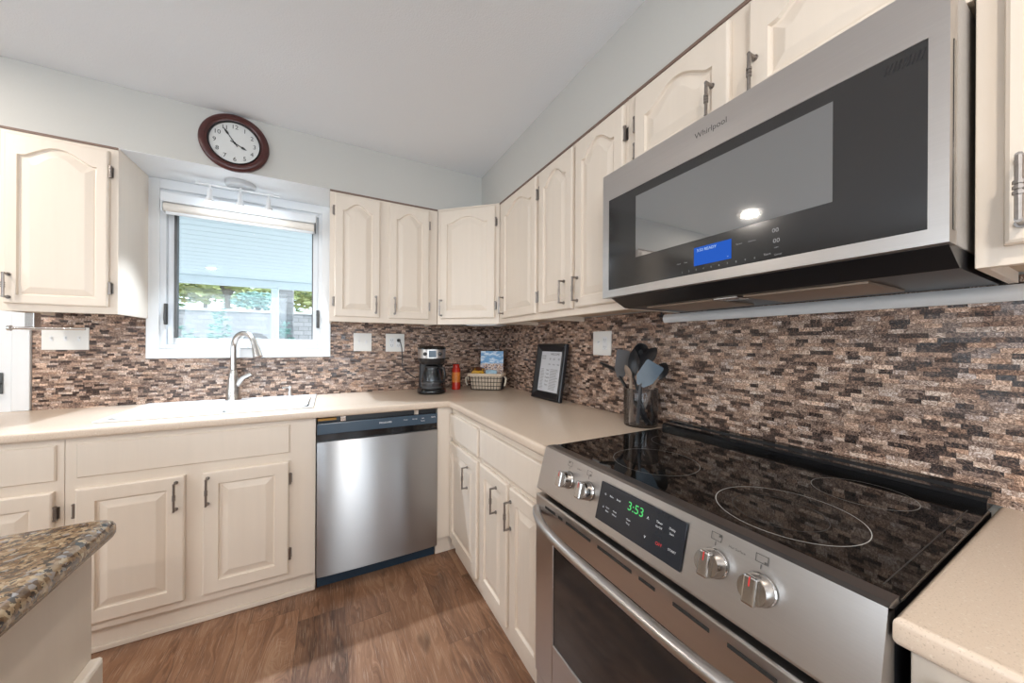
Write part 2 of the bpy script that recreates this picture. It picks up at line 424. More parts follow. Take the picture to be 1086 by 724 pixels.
FONT = None
def words(items, name, m, parent, mat, k=1.0):
    for it in items: text_mesh([it[:3] + (it[3] * k,) + it[4:]], name, m, parent, mat)
def text_mesh(items, name, m, parent, mat):
    """items: (string, u, v, height, align, rot) on the plane of mat; one flat mesh for the whole print."""
    mb = MB()
    for it in items:
        st, u, v, h = it[:4]; al = it[4] if len(it) > 4 else 'CENTER'; rot = it[5] if len(it) > 5 else 0.0
        sx = it[6] if len(it) > 6 else 1.0
        cu = bpy.data.curves.new('print', 'FONT'); cu.body = st; cu.size = h * 1.4; cu.align_x = al; cu.align_y = 'CENTER'
        cu.extrude = 0.0; cu.resolution_u = 3
        to = bpy.data.objects.new('print', cu); COL.objects.link(to)
        dg = bpy.context.evaluated_depsgraph_get(); dg.update()
        me = bpy.data.meshes.new_from_object(to.evaluated_get(dg))
        T = mat @ Matrix.Translation((u, v, 0)) @ Matrix.Rotation(rot, 4, 'Z') @ Matrix.Scale(sx, 4, (1, 0, 0))
        old = len(mb.bm.verts); mb.bm.from_mesh(me); mb.bm.verts.ensure_lookup_table()
        for vv in mb.bm.verts[old:]: vv.co = T @ vv.co
        bpy.data.objects.remove(to); bpy.data.curves.remove(cu); bpy.data.meshes.remove(me)
    return mb.build(name, m, parent, fix=False)

BACK = lambda x, y: frame((x, y, 0), (1, 0, 0), (0, 0, 1), (0, -1, 0))     # faces the room from the window wall
RIGHT = lambda x, y: frame((x, y, 0), (0, -1, 0), (0, 0, 1), (-1, 0, 0))   # faces the room from the right wall

# ------------------------------------------------------------------ room shell
CEIL, SOF = 2.424, 2.138
SY, SX = -0.315, -0.288                   # fronts of the soffit and the upper cabinets
struct(MB().box(-5.0, 0.3, -5.3, 0.2, -0.08, 0.0).build('floor', M['floor']))
struct(MB().box(-5.0, 0.3, -5.3, 0.2, CEIL, CEIL + 0.08).build('ceiling', M['ceil']))
struct(MB().box(0.008, 0.14, -5.3, 0.2, 0, CEIL).build('wall_right', M['wall']))
WX0, WX1, WZ0, WZ1 = -2.05, -1.275, 1.215, 2.085     # rough opening of the kitchen window
wb_ = MB()
wb_.box(-5.0, WX0, 0.008, 0.16, 0, CEIL); wb_.box(WX1, 0.008, 0.008, 0.16, 0, CEIL)
wb_.box(WX0, WX1, 0.008, 0.16, 0, WZ0); wb_.box(WX0, WX1, 0.008, 0.16, WZ1, CEIL)
struct(wb_.build('wall_back', M['wall']))
wl = MB(); wl.box(-5.0, -4.9, -5.3, -3.55, 0, CEIL).box(-5.0, -4.9, -1.65, 0.01, 0, CEIL).box(-5.0, -4.9, -3.55, -1.65, 0, 0.8).box(-5.0, -4.9, -3.55, -1.65, 2.1, CEIL)
struct(wl.build('wall_left', M['wall']))
wr = MB(); wr.box(-4.9, -3.45, -5.3, -5.1, 0, CEIL).box(-1.95, -1.38, -5.3, -5.1, 0, CEIL).box(-0.72, 0.008, -5.3, -5.1, 0, CEIL).box(-3.45, -1.95, -5.3, -5.1, 2.2, CEIL).box(-3.45, -1.95, -5.3, -5.1, 0, 0.7).box(-1.38, -0.72, -5.3, -5.1, 2.12, CEIL).box(-1.38, -0.72, -5.3, -5.1, 0, 0.12).box(-1.09, -1.01, -5.2, -5.1, 0.12, 2.12)
struct(wr.build('wall_rear', M['wall']))
sf = MB(); poly = [(-4.9, SY), (SX, SY), (SX, -5.1), (0.008, -5.1), (0.008, 0.008), (-4.9, 0.008)]
sf.prism(poly, CEIL - SOF - 0.0005, Matrix.Translation((0, 0, SOF)))
struct(sf.build('ceiling_soffit', M['wall']))
struct(MB().box(-2.091, -1.237, SY + 0.0005, 0.0075, SOF - 0.0025, SOF - 0.0003).build('trim_3', M['white']))
# mosaic backsplash: window wall pieces go round the window casing
TZ0, TZ1 = 0.9142, 1.392
bt = MB(); bt.box(-2.503, -2.1, 0, 0.0078, TZ0, TZ1); bt.box(-2.1, -1.228, 0, 0.0078, TZ0, 1.158); bt.box(-1.228, -0.0001, 0, 0.0078, TZ0, TZ1)
o = struct(bt.build('wall_back_mosaic', M['tile_x'])); o['label'] = 'brown stone mosaic backsplash on the window wall'
o = struct(MB().box(0, 0.0078, -3.2, -0.0001, TZ0, TZ1).build('wall_right_mosaic', M['tile_y'])); o['label'] = 'brown stone mosaic backsplash on the right wall'

# ------------------------------------------------------------------ kitchen window
def ring_box(mb, x0, x1, z0, z1, w, y0, y1, bev=0.002, wt=None, wb=None):
    wt = wt or w; wb = wb or w
    mb.box(x0, x0 + w, y0, y1, z0, z1, bev); mb.box(x1 - w, x1, y0, y1, z0, z1, bev)
    mb.box(x0 + w, x1 - w, y0, y1, z1 - wt, z1, bev); mb.box(x0 + w, x1 - w, y0, y1, z0, z0 + wb, bev)
    return mb
win = ring_box(MB(), -2.100, -1.228, 1.160, 2.1350, 0.052, -0.022, 0.007).build('window_1', M['white']); struct(win)
win['label'] = 'white framed casement window over the sink'
f = ring_box(MB(), -2.049, -1.277, 1.213, 2.084, 0.024, -0.012, 0.12); f.build('window_frame', M['vinyl'], win)
sash = ring_box(MB(), -2.024, -1.302, 1.238, 2.06, 0.028, 0.012, 0.06, wb=0.034).build('sash', M['vinyl'], win)
MB().box(-1.997, -1.329, 0.036, 0.04, 1.271, 2.033).build('pane', M['pane'], sash)
g = MB(); g.box(-1.9965, -1.984, 0.006, 0.034, 1.2725, 2.03); g.box(-1.3365, -1.3295, 0.02, 0.034, 1.2725, 2.03)
lab(g.build('gasket', M['bronze'], sash), 'dark grey seal beside the glass')
for x in (-2.023, -1.301):
    h = MB(); h.box(x - 0.009, x + 0.009, -0.018, -0.0125, 1.345, 1.46, 0.003); h.tube([(x, -0.02, 1.35), (x, -0.032, 1.372), (x + 0.002, -0.03, 1.455)], 0.0055, 8)
    h.build('lock_handle', M['bronze'], win)
h = MB(); h.box(-1.70, -1.61, -0.034, -0.0125, 1.214, 1.229, 0.004); h.tube([(-1.66, -0.036, 1.222), (-1.63, -0.05, 1.219), (-1.60, -0.052, 1.216)], 0.006, 8)
h.build('crank', M['white'], win)
# roller blind cassette at the head of the window
bl = thing('roller_blind', 'white rolled-up blind cassette across the head of the sink window', 'blind', (-1.67, -0.05, 1.95))
MB().box(-2.032, -1.311, -0.074, -0.0225, 2.0, 2.052, 0.005).build('cassette', M['vinyl'], bl)
MB().tube([(-2.02, -0.05, 1.976), (-1.323, -0.05, 1.976)], 0.024, 16).build('fabric_roll', M['blind'], bl, smooth=True)
MB().box(-2.015, -1.328, -0.055, -0.045, 1.938, 1.957, 0.003).build('hem_bar', M['vinyl'], bl)
for x in (-2.029, -1.320): MB().box(x, x + 0.006, -0.074, -0.0225, 1.95, 2.004, 0.001).build('bracket', M['bronze'] if x > -1.5 else M['vinyl'], bl)

# door and its casing at the left end of the window wall
dr = struct(MB().box(-3.4, -2.5665, 0.0, 0.0075, 0.01, 2.03, 0.002).build('door_1', M['white'])); dr['label'] = 'white door at the left edge beyond the counter'
h = MB(); h.box(-2.612, -2.59, -0.006, -0.0005, 1.0, 1.10, 0.002); h.tube([(-2.60, -0.006, 1.05), (-2.60, -0.04, 1.05), (-2.66, -0.045, 1.05)], 0.008, 8)
h.build('door_handle', M['bronze'], dr)
struct(MB().box(-2.562, -2.505, -0.012, 0.0075, 0.9145, 2.1, 0.004).build('trim_1', M['white']))

# ------------------------------------------------------------------ cabinet parts
def arch_outline(u0, u1, v0, vs, rise, k, n=22):
    """closed outline; top follows a cathedral arch; k insets it"""
    a, b = u0 + k, u1 - k; pts = [(a, v0 + k), (b, v0 + k)]
    for i in range(n + 1):
        t = 1 - 2 * i / n
        x = (a + b) / 2 + t * (b - a) / 2
        w = min(1.0, abs(t) / 0.86)
        f_ = (0.5 + 0.5 * math.cos(PI * w)) ** 0.6 if rise else 0
        pts.append((x, vs - k + rise * f_))
    return pts
def rect_outline(u0, u1, v0, v1, k, n=22):
    a, b = u0 + k, u1 - k; pts = [(a, v0 + k), (b, v0 + k)]
    for i in range(n + 1):
        t = 1 - 2 * i / n
        pts.append(((a + b) / 2 + t * (b - a) / 2, v1 - k))
    return pts
def panel_door(Mx, u0, u1, v0, v1, parent, name='door', stile=0.056, rise=0.0, t=0.019, n0=0.0008, raised=True):
    L = []
    add = lambda pts, z: L.append([(x, y, z) for x, y in pts])
    R = lambda k: rect_outline(u0, u1, v0, v1, k)
    add(R(0), n0); add(R(0), t - 0.006); add(R(0.0018), t - 0.0022); add(R(0.006), t)
    if raised:
        vs = v1 - stile - rise
        A = lambda k: arch_outline(u0 + stile, u1 - stile, v0 + stile, vs, rise, k)
        add(A(0), t); add(A(0.003), t - 0.009); add(A(0.008), t - 0.010); add(A(0.012), t - 0.008); add(A(0.034), t - 0.0015); add(A(0.037), t - 0.001)
    mb = MB(); mb.loops(L, mat=Mx)
    return mb.build(name, M['paint'], parent)
def pull(Mx, u, v0, v1, parent, t=0.019, horiz=False):
    mb = MB(); n1 = t + 0.027
    mb.tube([(u, v0, n1), (u, v0 + 0.3 * (v1 - v0), n1), (u, v1, n1)], 0.0042, 8, Mx)
    for v in (v0, v1):
        mb.tube([(u, v, t - 0.001), (u, v, n1 + 0.003)], 0.0042, 8, Mx)
        mb.tube([(u, v, t - 0.0005), (u, v, t + 0.003)], 0.0075, 8, Mx)
    m = (v0 + v1) / 2
    for d in (-0.008, 0, 0.008): mb.tube([(u, m + d - 0.0025, n1), (u, m + d + 0.0025, n1)], 0.0062, 8, Mx)
    return mb.build('handle', M['pewter'], parent, smooth=True)
def hinge(Mx, u, v, parent, side=1, t=0.019):
    mb = MB()
    mb.tube([(u, v - 0.024, t * 0.6), (u, v + 0.024, t * 0.6)], 0.0048, 8, Mx)
    a, b = (u, u + side * 0.008); mb.box(min(a, b), max(a, b), v - 0.022, v + 0.022, 0.0008, 0.0035, 0, Mx)
    for d in (-0.024, 0.024): mb.tube([(u, v + d - 0.003, t * 0.6), (u, v + d + 0.003, t * 0.6)], 0.0062, 8, Mx)
    return mb.build('hinge', M['pewter'], parent, smooth=True)

# ------------------------------------------------------------------ upper cabinets
ZB, ZT, DB, DT = 1.375, 2.1375, 1.405, 2.112
def upper(label, Mx, u0, u1, depth, doors, z0=ZB, arch=0.045, loc=None, cat='cabinet'):
    root = thing('upper_cabinet', label, cat, loc or tuple(Mx @ Vector(((u0 + u1) / 2, z0, -depth / 2))), 0, 'cream upper cabinets')
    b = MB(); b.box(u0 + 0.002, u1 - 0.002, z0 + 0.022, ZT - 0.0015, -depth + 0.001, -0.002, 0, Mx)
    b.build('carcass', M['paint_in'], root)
    fr = MB(); fr.box(u0, u1, z0, ZT - 0.0005, -0.02, 0, 0.0012, Mx)
    fr.box(u0, u0 + 0.012, z0, ZT - 0.0005, -depth, -0.0195, 0.0008, Mx); fr.box(u1 - 0.012, u1, z0, ZT - 0.0005, -depth, -0.0195, 0.0008, Mx)
    fr.build('face_frame', M['paint'], root)
    MB().box(u0 + 0.001, u1 - 0.001, ZT - 0.011, ZT - 0.0008, 0.0004, 0.004, 0, Mx).build('soffit_gap_strip', M['gap_shade'], root)  # edge strip with the soffit gap's shade put into its colour
    for d in doors:
        dd = panel_door(Mx, d['u0'], d['u1'], d.get('v0', DB), DT, root, rise=d.get('rise', arch), stile=d.get('stile', 0.042))
        hs = d['hinge']; hu = d['u1'] + 0.004 if hs > 0 else d['u0'] - 0.004
        for v in d.get('hv', (1.49, 2.018)): hinge(Mx, hu, v, dd, hs)
        pull(Mx, d['pu'], d.get('p0', 1.434), d.get('p1', 1.53), dd)
    return root
B0 = BACK(0, SY); R0 = RIGHT(SX, 0)
upper('cream upper cabinet left of the window with one arched door', B0, -2.435, -2.092, 0.30,
      [dict(u0=-2.418, u1=-2.118, hinge=1, pu=-2.402, p0=1.43, p1=1.525, stile=0.036, rise=0.05)])
upper('cream two-door upper cabinet between the window and the corner', B0, -1.236, -0.6045, 0.30,
      [dict(u0=-1.21, u1=-0.964, hinge=-1, pu=-0.986), dict(u0=-0.909, u1=-0.663, hinge=1, pu=-0.877)])
CA, CB = Vector((-0.603, -0.3155, 0)), Vector((-0.2885, -0.611, 0))
ct = (CB - CA).normalized(); cn = Vector((ct.y, -ct.x, 0)); CL = (CB - CA).length
DG = frame(CA, ct, (0, 0, 1), cn)
rc = thing('corner_cabinet', 'cream diagonal corner upper cabinet with one wide arched door', 'cabinet', (-0.2, -0.2, ZB), 0, 'cream upper cabinets')
cp = [(-0.603, -0.3155), (-0.2885, -0.611), (-0.004, -0.611), (-0.004, -0.004), (-0.603, -0.004)]
ins = [(-0.600, -0.31), (-0.292, -0.60), (-0.006, -0.60), (-0.006, -0.006), (-0.600, -0.006)]
MB().prism(ins, ZT - ZB - 0.0235, Matrix.Translation((0, 0, ZB + 0.022))).build('carcass', M['paint_in'], rc)
fr = MB(); fr.box(0.001, CL - 0.001, ZB, ZT - 0.0005, -0.018, 0.0, 0.0012, DG); fr.build('face_frame', M['paint'], rc)
MB().box(0.003, CL - 0.003, ZT - 0.009, ZT - 0.0008, 0.0004, 0.004, 0, DG).build('soffit_gap_strip', M['paint'], rc)
dd = panel_door(DG, 0.025, 0.404, DB + 0.008, DT + 0.008, rc, rise=0.04, stile=0.05)
for v in (1.492, 2.02): hinge(DG, 0.408, v, dd, 1)
pull(DG, 0.039, 1.434, 1.532, dd)
upper('narrow cream upper cabinet on the right wall next to the corner cabinet', R0, 0.6118, 1.0772, 0.284,
      [dict(u0=0.672, u1=1.062, hinge=1, pu=0.697, hv=(1.488, 2.013))], arch=0.05)
upper('cream two-door upper cabinet just left of the microwave', R0, 1.0778, 1.6655, 0.284,
      [dict(u0=1.093, u1=1.360, hinge=-1, pu=1.308), dict(u0=1.382, u1=1.6525, hinge=1, pu=1.402, hv=(1.49, 2.007))], arch=0.05)
upper('short cream upper cabinet above the microwave', R0, 1.6662, 2.4105, 0.284,
      [dict(u0=1.705, u1=2.023, v0=1.85, hinge=-1, pu=1.980, p0=1.872, p1=1.96, hv=(1.922, 2.014), rise=0.05, stile=0.044),
       dict(u0=2.071, u1=2.386, v0=1.85, hinge=1, pu=2.088, p0=1.868, p1=1.958, hv=(1.922, 2.014), rise=0.05, stile=0.044)], z0=1.825)
upper('cream upper cabinet at the right edge beyond the microwave', R0, 2.414, 3.05, 0.284,
      [dict(u0=2.443, u1=2.73, hinge=1, pu=2.460), dict(u0=2.748, u1=3.03, hinge=1, pu=2.77)], arch=0.05)

# ------------------------------------------------------------------ base cabinets
FY, FX = -0.585, -0.585
TOEY, TOEX = -0.545, -0.553
CT0, CT1 = 0.8762, 0.9142
def base_cab(label, Mx, u0, u1, doors=(), drawers=(), toe=0.035, z0=0.105, depth=0.56, loc=None, flat=(), hollow=False):
    root = thing('base_cabinet', label, 'cabinet', loc or tuple(Mx @ Vector(((u0 + u1) / 2, 0, -depth / 2))), 0, 'cream base cabinets')
    b = MB()
    if hollow:
        b.box(u0 + 0.0005, u1 - 0.0005, z0, CT0 - 0.0006, -0.02, 0, 0.0012, Mx); b.box(u0 + 0.0005, u1 - 0.0005, z0, z0 + 0.018, -depth, -0.0201, 0, Mx)
        for a_ in (u0 + 0.0005, u1 - 0.0165): b.box(a_, a_ + 0.016, z0 + 0.0181, CT0 - 0.0006, -depth, -0.0201, 0, Mx)
    else: b.box(u0 + 0.0005, u1 - 0.0005, z0, CT0 - 0.0006, -depth, 0, 0.0012, Mx)
    b.build('carcass', M['paint'], root)
    k = MB(); k.box(u0 + 0.001, u1 - 0.001, 0.0005, z0 - 0.0005, -depth, -toe, 0, Mx); k.build('toe_kick', M['paint'], root)
    k = MB(); k.box(u0 + 0.001, u1 - 0.001, 0.0005, 0.022, -toe + 0.0004, -toe + 0.012, 0.004, Mx); k.build('shoe_moulding', M['paint'], root)
    for (a, c, v0, v1) in drawers: panel_door(Mx, a, c, v0, v1, root, 'drawer', raised=False)
    for (a, c, v0, v1) in flat:
        mb = MB(); L = []
        for k_, z in ((0, 0.0008), (0, 0.004), (0.004, 0.008)): L.append([(x, y, z) for x, y in rect_outline(a, c, v0, v1, k_)])
        mb.loops(L, mat=Mx); mb.build('false_drawer', M['paint'], root)
    for d in doors:
        dd = panel_door(Mx, d['u0'], d['u1'], d.get('v0', 0.14), d.get('v1', 0.678), root, stile=d.get('stile', 0.054))
        hs = d['hinge']; hu = d['u1'] + 0.004 if hs > 0 else d['u0'] - 0.004
        for v in d.get('hv', (0.232, 0.594)): hinge(Mx, hu, v, dd, hs)
        if 'pu' in d: pull(Mx, d['pu'], d.get('p0', 0.540), d.get('p1', 0.652), dd)
    return root
BF = BACK(0, FY); RF = RIGHT(FX, 0)
base_cab('cream base cabinet left of the sink with one drawer and one door', BF, -2.75, -2.1295,
         [dict(u0=-2.70, u1=-2.153, hinge=1, pu=-2.68)], flat=[(-2.70, -2.15, 0.716, 0.852)])
base_cab('wide cream sink base cabinet with false drawer front and two doors', BF, -2.1290, -1.2915,
         [dict(u0=-2.097, u1=-1.778, hinge=-1, pu=-1.805), dict(u0=-1.720, u1=-1.403, hinge=1, pu=-1.702)], flat=[(-2.097, -1.401, 0.718, 0.852)], hollow=True)
# corner unit: its left stile is the filler beside the dishwasher
cc = base_cab('cream corner base cabinet beside the dishwasher with one drawer and one door', RF, 0.5855, 1.034,
              [dict(u0=0.590, u1=1.011, hinge=-1, pu=0.887, p0=0.505, p1=0.61, v0=0.105, v1=0.672, hv=())], [(0.590, 1.021, 0.700, 0.836)], z0=0.06)
fl = MB(); fl.box(-0.675, -0.5856, FY, -0.30, 0.105, CT0 - 0.0006, 0.001); fl.build('filler_stile', M['paint'], cc)
fl = MB(); fl.box(-0.675, -0.5545, TOEY - 0.006, -0.34, 0.0005, 0.1045); fl.build('toe_kick', M['paint'], cc)
base_cab('cream base cabinet left of the range with wide drawer and two doors', RF, 1.0345, 1.6385,
         [dict(u0=1.049, u1=1.329, hinge=-1, pu=1.236, p0=0.53, p1=0.634, v0=0.105, v1=0.68, hv=()), dict(u0=1.352, u1=1.60, hinge=1, pu=1.339 + 0.03, p0=0.523, p1=0.628, v0=0.105, v1=0.68, hv=())],
         [(1.047, 1.60, 0.708, 0.842)], z0=0.06)
base_cab('cream base cabinet at the right edge beyond the range', RF, 2.4105, 3.1, [dict(u0=2.46, u1=2.76, hinge=-1, pu=2.73, hv=()), dict(u0=2.79, u1=3.08, hinge=1, pu=2.81, hv=())],
         [(2.44, 3.08, 0.712, 0.842)])

# ------------------------------------------------------------------ countertops
def slab(name, xs, ys, keep, z0, z1, m, front, bev=0.012, label='', cat='countertop'):
    mb = MB(); bm = mb.bm; vd = {}
    def V(i, j):
        if (i, j) not in vd: vd[(i, j)] = bm.verts.new((xs[i], ys[j], z1))
        return vd[(i, j)]
    fs = []
    for i in range(len(xs) - 1):
        for j in range(len(ys) - 1):
            if keep((xs[i] + xs[i + 1]) / 2, (ys[j] + ys[j + 1]) / 2):
                fs.append(bm.faces.new((V(i, j), V(i + 1, j), V(i + 1, j + 1), V(i, j + 1))))
    r = bmesh.ops.extrude_face_region(bm, geom=fs)
    for v in [g for g in r['geom'] if isinstance(g, bmesh.types.BMVert)]: v.co.z = z0
    bmesh.ops.recalc_face_normals(bm, faces=bm.faces)
    es = [e for e in bm.edges if abs(e.verts[0].co.z - e.verts[1].co.z) < 1e-6 and e.calc_length() > 0.001 and e.calc_face_angle(0) > 0.5 and front((e.verts[0].co + e.verts[1].co) / 2)]
    if es: bmesh.ops.bevel(bm, geom=es, offset=bev, segments=4, affect='EDGES', profile=0.5)
    o = mb.build(name, m, None, origin=((xs[0] + xs[-1]) / 2, (ys[0] + ys[-1]) / 2, z0), smooth=True, angle=40)
    return tag(o, label, cat)
SKX0, SKX1, SKY0, SKY1 = -2.06, -1.33, -0.50, -0.14
EDGE = -0.619
slab('countertop', [-2.8, SKX0, SKX1, EDGE, -0.0006], [-1.6395, EDGE, SKY0, SKY1, -0.0006],
     lambda x, y: (y > EDGE or x > EDGE) and not (SKX0 < x < SKX1 and SKY0 < y < SKY1), CT0, CT1, M['counter'],
     lambda p: (abs(p.y - EDGE) < 1e-4 and p.x < EDGE + 1e-3) or (abs(p.x - EDGE) < 1e-4 and p.y < EDGE + 1e-3),
     label='L-shaped beige countertop running from the sink round the corner to the range')
slab('countertop', [EDGE, -0.0006], [-3.1, -2.4035], lambda x, y: True, CT0, CT1, M['counter'],
     lambda p: abs(p.x - EDGE) < 1e-4 or abs(p.y + 2.4035) < 1e-4, bev=0.01, label='short beige countertop right of the range')

# sink
sk = thing('kitchen_sink', 'white drop-in double-bowl sink in the counter under the window', 'sink', (-1.695, -0.3, CT1))
def bowl(x0, x1, y0, y1):
    L = []
    def rr(k, z, rad):
        pts = []
        for cx, cy, a0 in ((x1 - k - rad, y1 - k - rad, 0), (x0 + k + rad, y1 - k - rad, 90), (x0 + k + rad, y0 + k + rad, 180), (x1 - k - rad, y0 + k + rad, 270)):
            for i in range(6):
                a = math.radians(a0 + 18 * i); pts.append((cx + rad * math.cos(a), cy + rad * math.sin(a), z))
        return pts
    return [rr(0.0, CT1 + 0.008, 0.05), rr(0.008, CT1 - 0.004, 0.05), rr(0.02, CT1 - 0.16, 0.05), rr(0.06, CT1 - 0.18, 0.05)]
rim = MB(); rim.box(-2.085, -1.305, -0.525, -0.505, CT1 + 0.0006, CT1 + 0.008, 0.003); rim.box(-2.085, -1.305, -0.135, -0.03, CT1 + 0.0006, CT1 + 0.008, 0.003)
rim.box(-2.085, -2.062, -0.505, -0.135, CT1 + 0.0006, CT1 + 0.008, 0.003); rim.box(-1.328, -1.305, -0.505, -0.135, CT1 + 0.0006, CT1 + 0.008, 0.003)
rim.box(-1.71, -1.68, -0.505, -0.135, CT1 - 0.03, CT1 + 0.008, 0.003)
rim.build('rim', M['sink'], sk)
for a, c in ((-2.055, -1.708), (-1.682, -1.335)):
    MB().loops(bowl(a, c, -0.497, -0.143), cap0=False).build('basin', M['sink'], sk, smooth=True)

# ------------------------------------------------------------------ dishwasher
dw = thing('dishwasher', 'stainless steel dishwasher with dark control strip under the counter', 'dishwasher', (-0.98, -0.3, 0))
DX0, DX1 = -1.2885, -0.6785
MB().box(DX0 + 0.004, DX1 - 0.004, -0.57, -0.05, 0.095, 0.868).build('tub', M['black'], dw)
d = MB(); L = []                           # gently bowed door skin
n = 24
for z, k in ((0.082, 0.0), (0.088, 0.003), (0.750, 0.003), (0.754, 0.0)):
    L.append([(DX0 + 0.002 + (DX1 - DX0 - 0.004) * i / n, -0.605 - k - 0.010 * (1 - (2 * i / n - 1) ** 2) ** 0.6, z) for i in range(n + 1)]
             + [(DX1 - 0.002, -0.571, z), (DX0 + 0.002, -0.571, z)])
d.loops(L)
uv_ = d.bm.loops.layers.uv.new('brush')
for f_ in d.bm.faces:
    for l_ in f_.loops: l_[uv_].uv = (l_.vert.co.z, l_.vert.co.x)
lab(d.build('door', M['steel_dw'], dw, smooth=True, angle=50), 'brushed stainless door panel')
MB().box(DX0 + 0.002, DX1 - 0.002, -0.598, -0.571, 0.755, 0.79).build('handle_recess', M['black_gloss'], dw)
cpn = MB(); cpn.box(DX0 + 0.002, DX1 - 0.002, -0.607, -0.571, 0.790, 0.846, 0.004); cpn = cpn.build('control_strip', M['dwblue'], dw)
text_mesh([('FRIGIDAIRE', -0.965, 0.822, 0.009)], 'logo', M['whiteink'], cpn, BACK(0, -0.6074))
words([('Heavy', -0.86, 0.826, 0.006), ('Normal', -0.81, 0.826, 0.006), ('Light', -0.765, 0.826, 0.006), ('Start', -0.705, 0.828, 0.009), ('Options', -0.765, 0.812, 0.005)],
          'button_label', M['whiteink'], cpn, BACK(0, -0.6074))
for x in (-1.17, -0.80): MB().box(x - 0.012, x + 0.012, -0.60, -0.571, 0.8485, 0.8745, 0.001).build('mounting_bracket', M['chrome'], dw)
MB().box(DX0 + 0.004, -1.20, -0.590, -0.571, 0.856, 0.868, 0.001).build('edge_strip', M['brass'], dw)
MB().box(DX0 + 0.003, DX1 - 0.003, -0.552, -0.52, 0.003, 0.08).build('kick_plate', M['dwkick'], dw)

# ------------------------------------------------------------------ range
RY0, RY1 = -1.6425, -2.4005
rg = thing('range', 'stainless steel slide-in electric range with black glass cooktop', 'range', (-0.33, -2.02, 0))
MB().box(-0.618, -0.03, RY1 + 0.002, RY0 - 0.002, 0.09, 0.905).build('body', M['black'], rg)
MB().box(-0.60, -0.10, RY1 + 0.01, RY0 - 0.01, 0.002, 0.089).build('plinth', M['black'], rg)
ck = MB(); ck.box(-0.583, -0.075, RY1 - 0.0022, RY0 + 0.0012, 0.9146, 0.9205, 0.0015); ck = ck.build('cooktop', M['ctop'], rg)
def burner(cx, cy, r, w, m, nm='burner_ring'):
    mb = MB(); n = 64; z = 0.9207
    L = [[(cx + q * math.cos(2 * PI * i / n), cy + q * math.sin(2 * PI * i / n), z) for i in range(n)] for q in (r - w, r)]
    mb.loops(L, False, False); return mb.build(nm, m, ck)
burner(-0.443, -2.215, 0.118, 0.0013, M['ring']); burner(-0.455, -2.208, 0.076, 0.0014, M['ring_dim'])
burner(-0.425, -1.895, 0.112, 0.0011, M['ring_mid']); burner(-0.19, -2.25, 0.085, 0.0012, M['ring_mid']); burner(-0.20, -1.80, 0.08, 0.0014, M['ring_dim'])
lk = MB(); lk.box(-0.565, -0.115, -2.3822, -2.3808, 0.9206, 0.9208); lk.build('glass_line', M['ring_dim'], ck)
bgd = MB(); pr_ = [(-0.075, 0.9175), (-0.075, 0.934), (-0.066, 0.940), (-0.046, 0.941), (-0.040, 0.934), (-0.036, 0.934), (-0.030, 0.946), (-0.006, 0.948), (-0.004, 0.9175)]
bgd.loops([[(x, RY0 - 0.0015, z) for x, z in pr_], [(x, RY1 + 0.0015, z) for x, z in pr_]]); bgd.build('rear_vent_rail', M['black_gloss'], rg)
ft = MB(); pf = [(-0.5832, 0.9135), (-0.5832, 0.9225), (-0.612, 0.9235), (-0.622, 0.9205), (-0.6225, 0.914), (-0.60, 0.912)]
ft.loops([[(x, RY0, z) for x, z in pf], [(x, RY1, z) for x, z in pf]]); ft.build('front_trim', M['steel_dk'], rg)
# slanted control panel
PA, PB = Vector((-0.623, 0, 0.920)), Vector((-0.655, 0, 0.800))
pt = (PB - PA).normalized(); PLn = (PB - PA).length
PM = frame((PA.x, 0, PA.z), (0, -1, 0), tuple(-pt), (pt.z, 0, -pt.x))   # u = -y, v up the panel, n outwards
cpn = MB(); cpn.loops([[(x, RY0 + 0.0, z) for x, z in ((-0.6225, 0.921), (-0.6555, 0.800), (-0.6555, 0.796), (-0.60, 0.796), (-0.60, 0.912))],
                       [(x, RY1 - 0.0, z) for x, z in ((-0.6225, 0.921), (-0.6555, 0.800), (-0.6555, 0.796), (-0.60, 0.796), (-0.60, 0.912))]])
cpn = cpn.build('control_panel', M['steel'], rg)
ds = MB(); ds.box(1.906, 2.138, -0.105, -0.0155, 0.0016, 0.004, 0.001, PM); ds = ds.build('display', M['ctrl'], cpn)
PT = PM @ Matrix.Translation((0, 0, 0.0043))
text_mesh([('3:53', 2.018, -0.040, 0.019)], 'clock_digits', M['led'], ds, PT)
words([('Bake', 1.946, -0.040, 0.007), ('Broil', 1.968, -0.040, 0.007), ('Conv', 1.940, -0.068, 0.006), ('Bake', 1.940, -0.076, 0.006), ('Keep', 1.963, -0.068, 0.006), ('Warm', 1.963, -0.076, 0.006),
           ('Clean', 2.004, -0.068, 0.006), ('Time', 2.004, -0.076, 0.006), ('^', 2.052, -0.045, 0.016), ('v', 2.052, -0.080, 0.013),
           ('Timer', 2.08, -0.040, 0.007), ('On/Off', 2.08, -0.049, 0.006), ('Delay', 2.11, -0.040, 0.007), ('Start', 2.11, -0.049, 0.006), ('START', 2.116, -0.078, 0.007), ('o', 1.926, -0.040, 0.010), ('o', 1.926, -0.070, 0.010)],
          'button_label', M['whiteink'], ds, PT, 0.62)
text_mesh([('OFF', 2.086, -0.080, 0.0065)], 'off_mark', M['redink'], ds, PT)
pp = PM @ Matrix.Translation((0, 0, 0.0012))
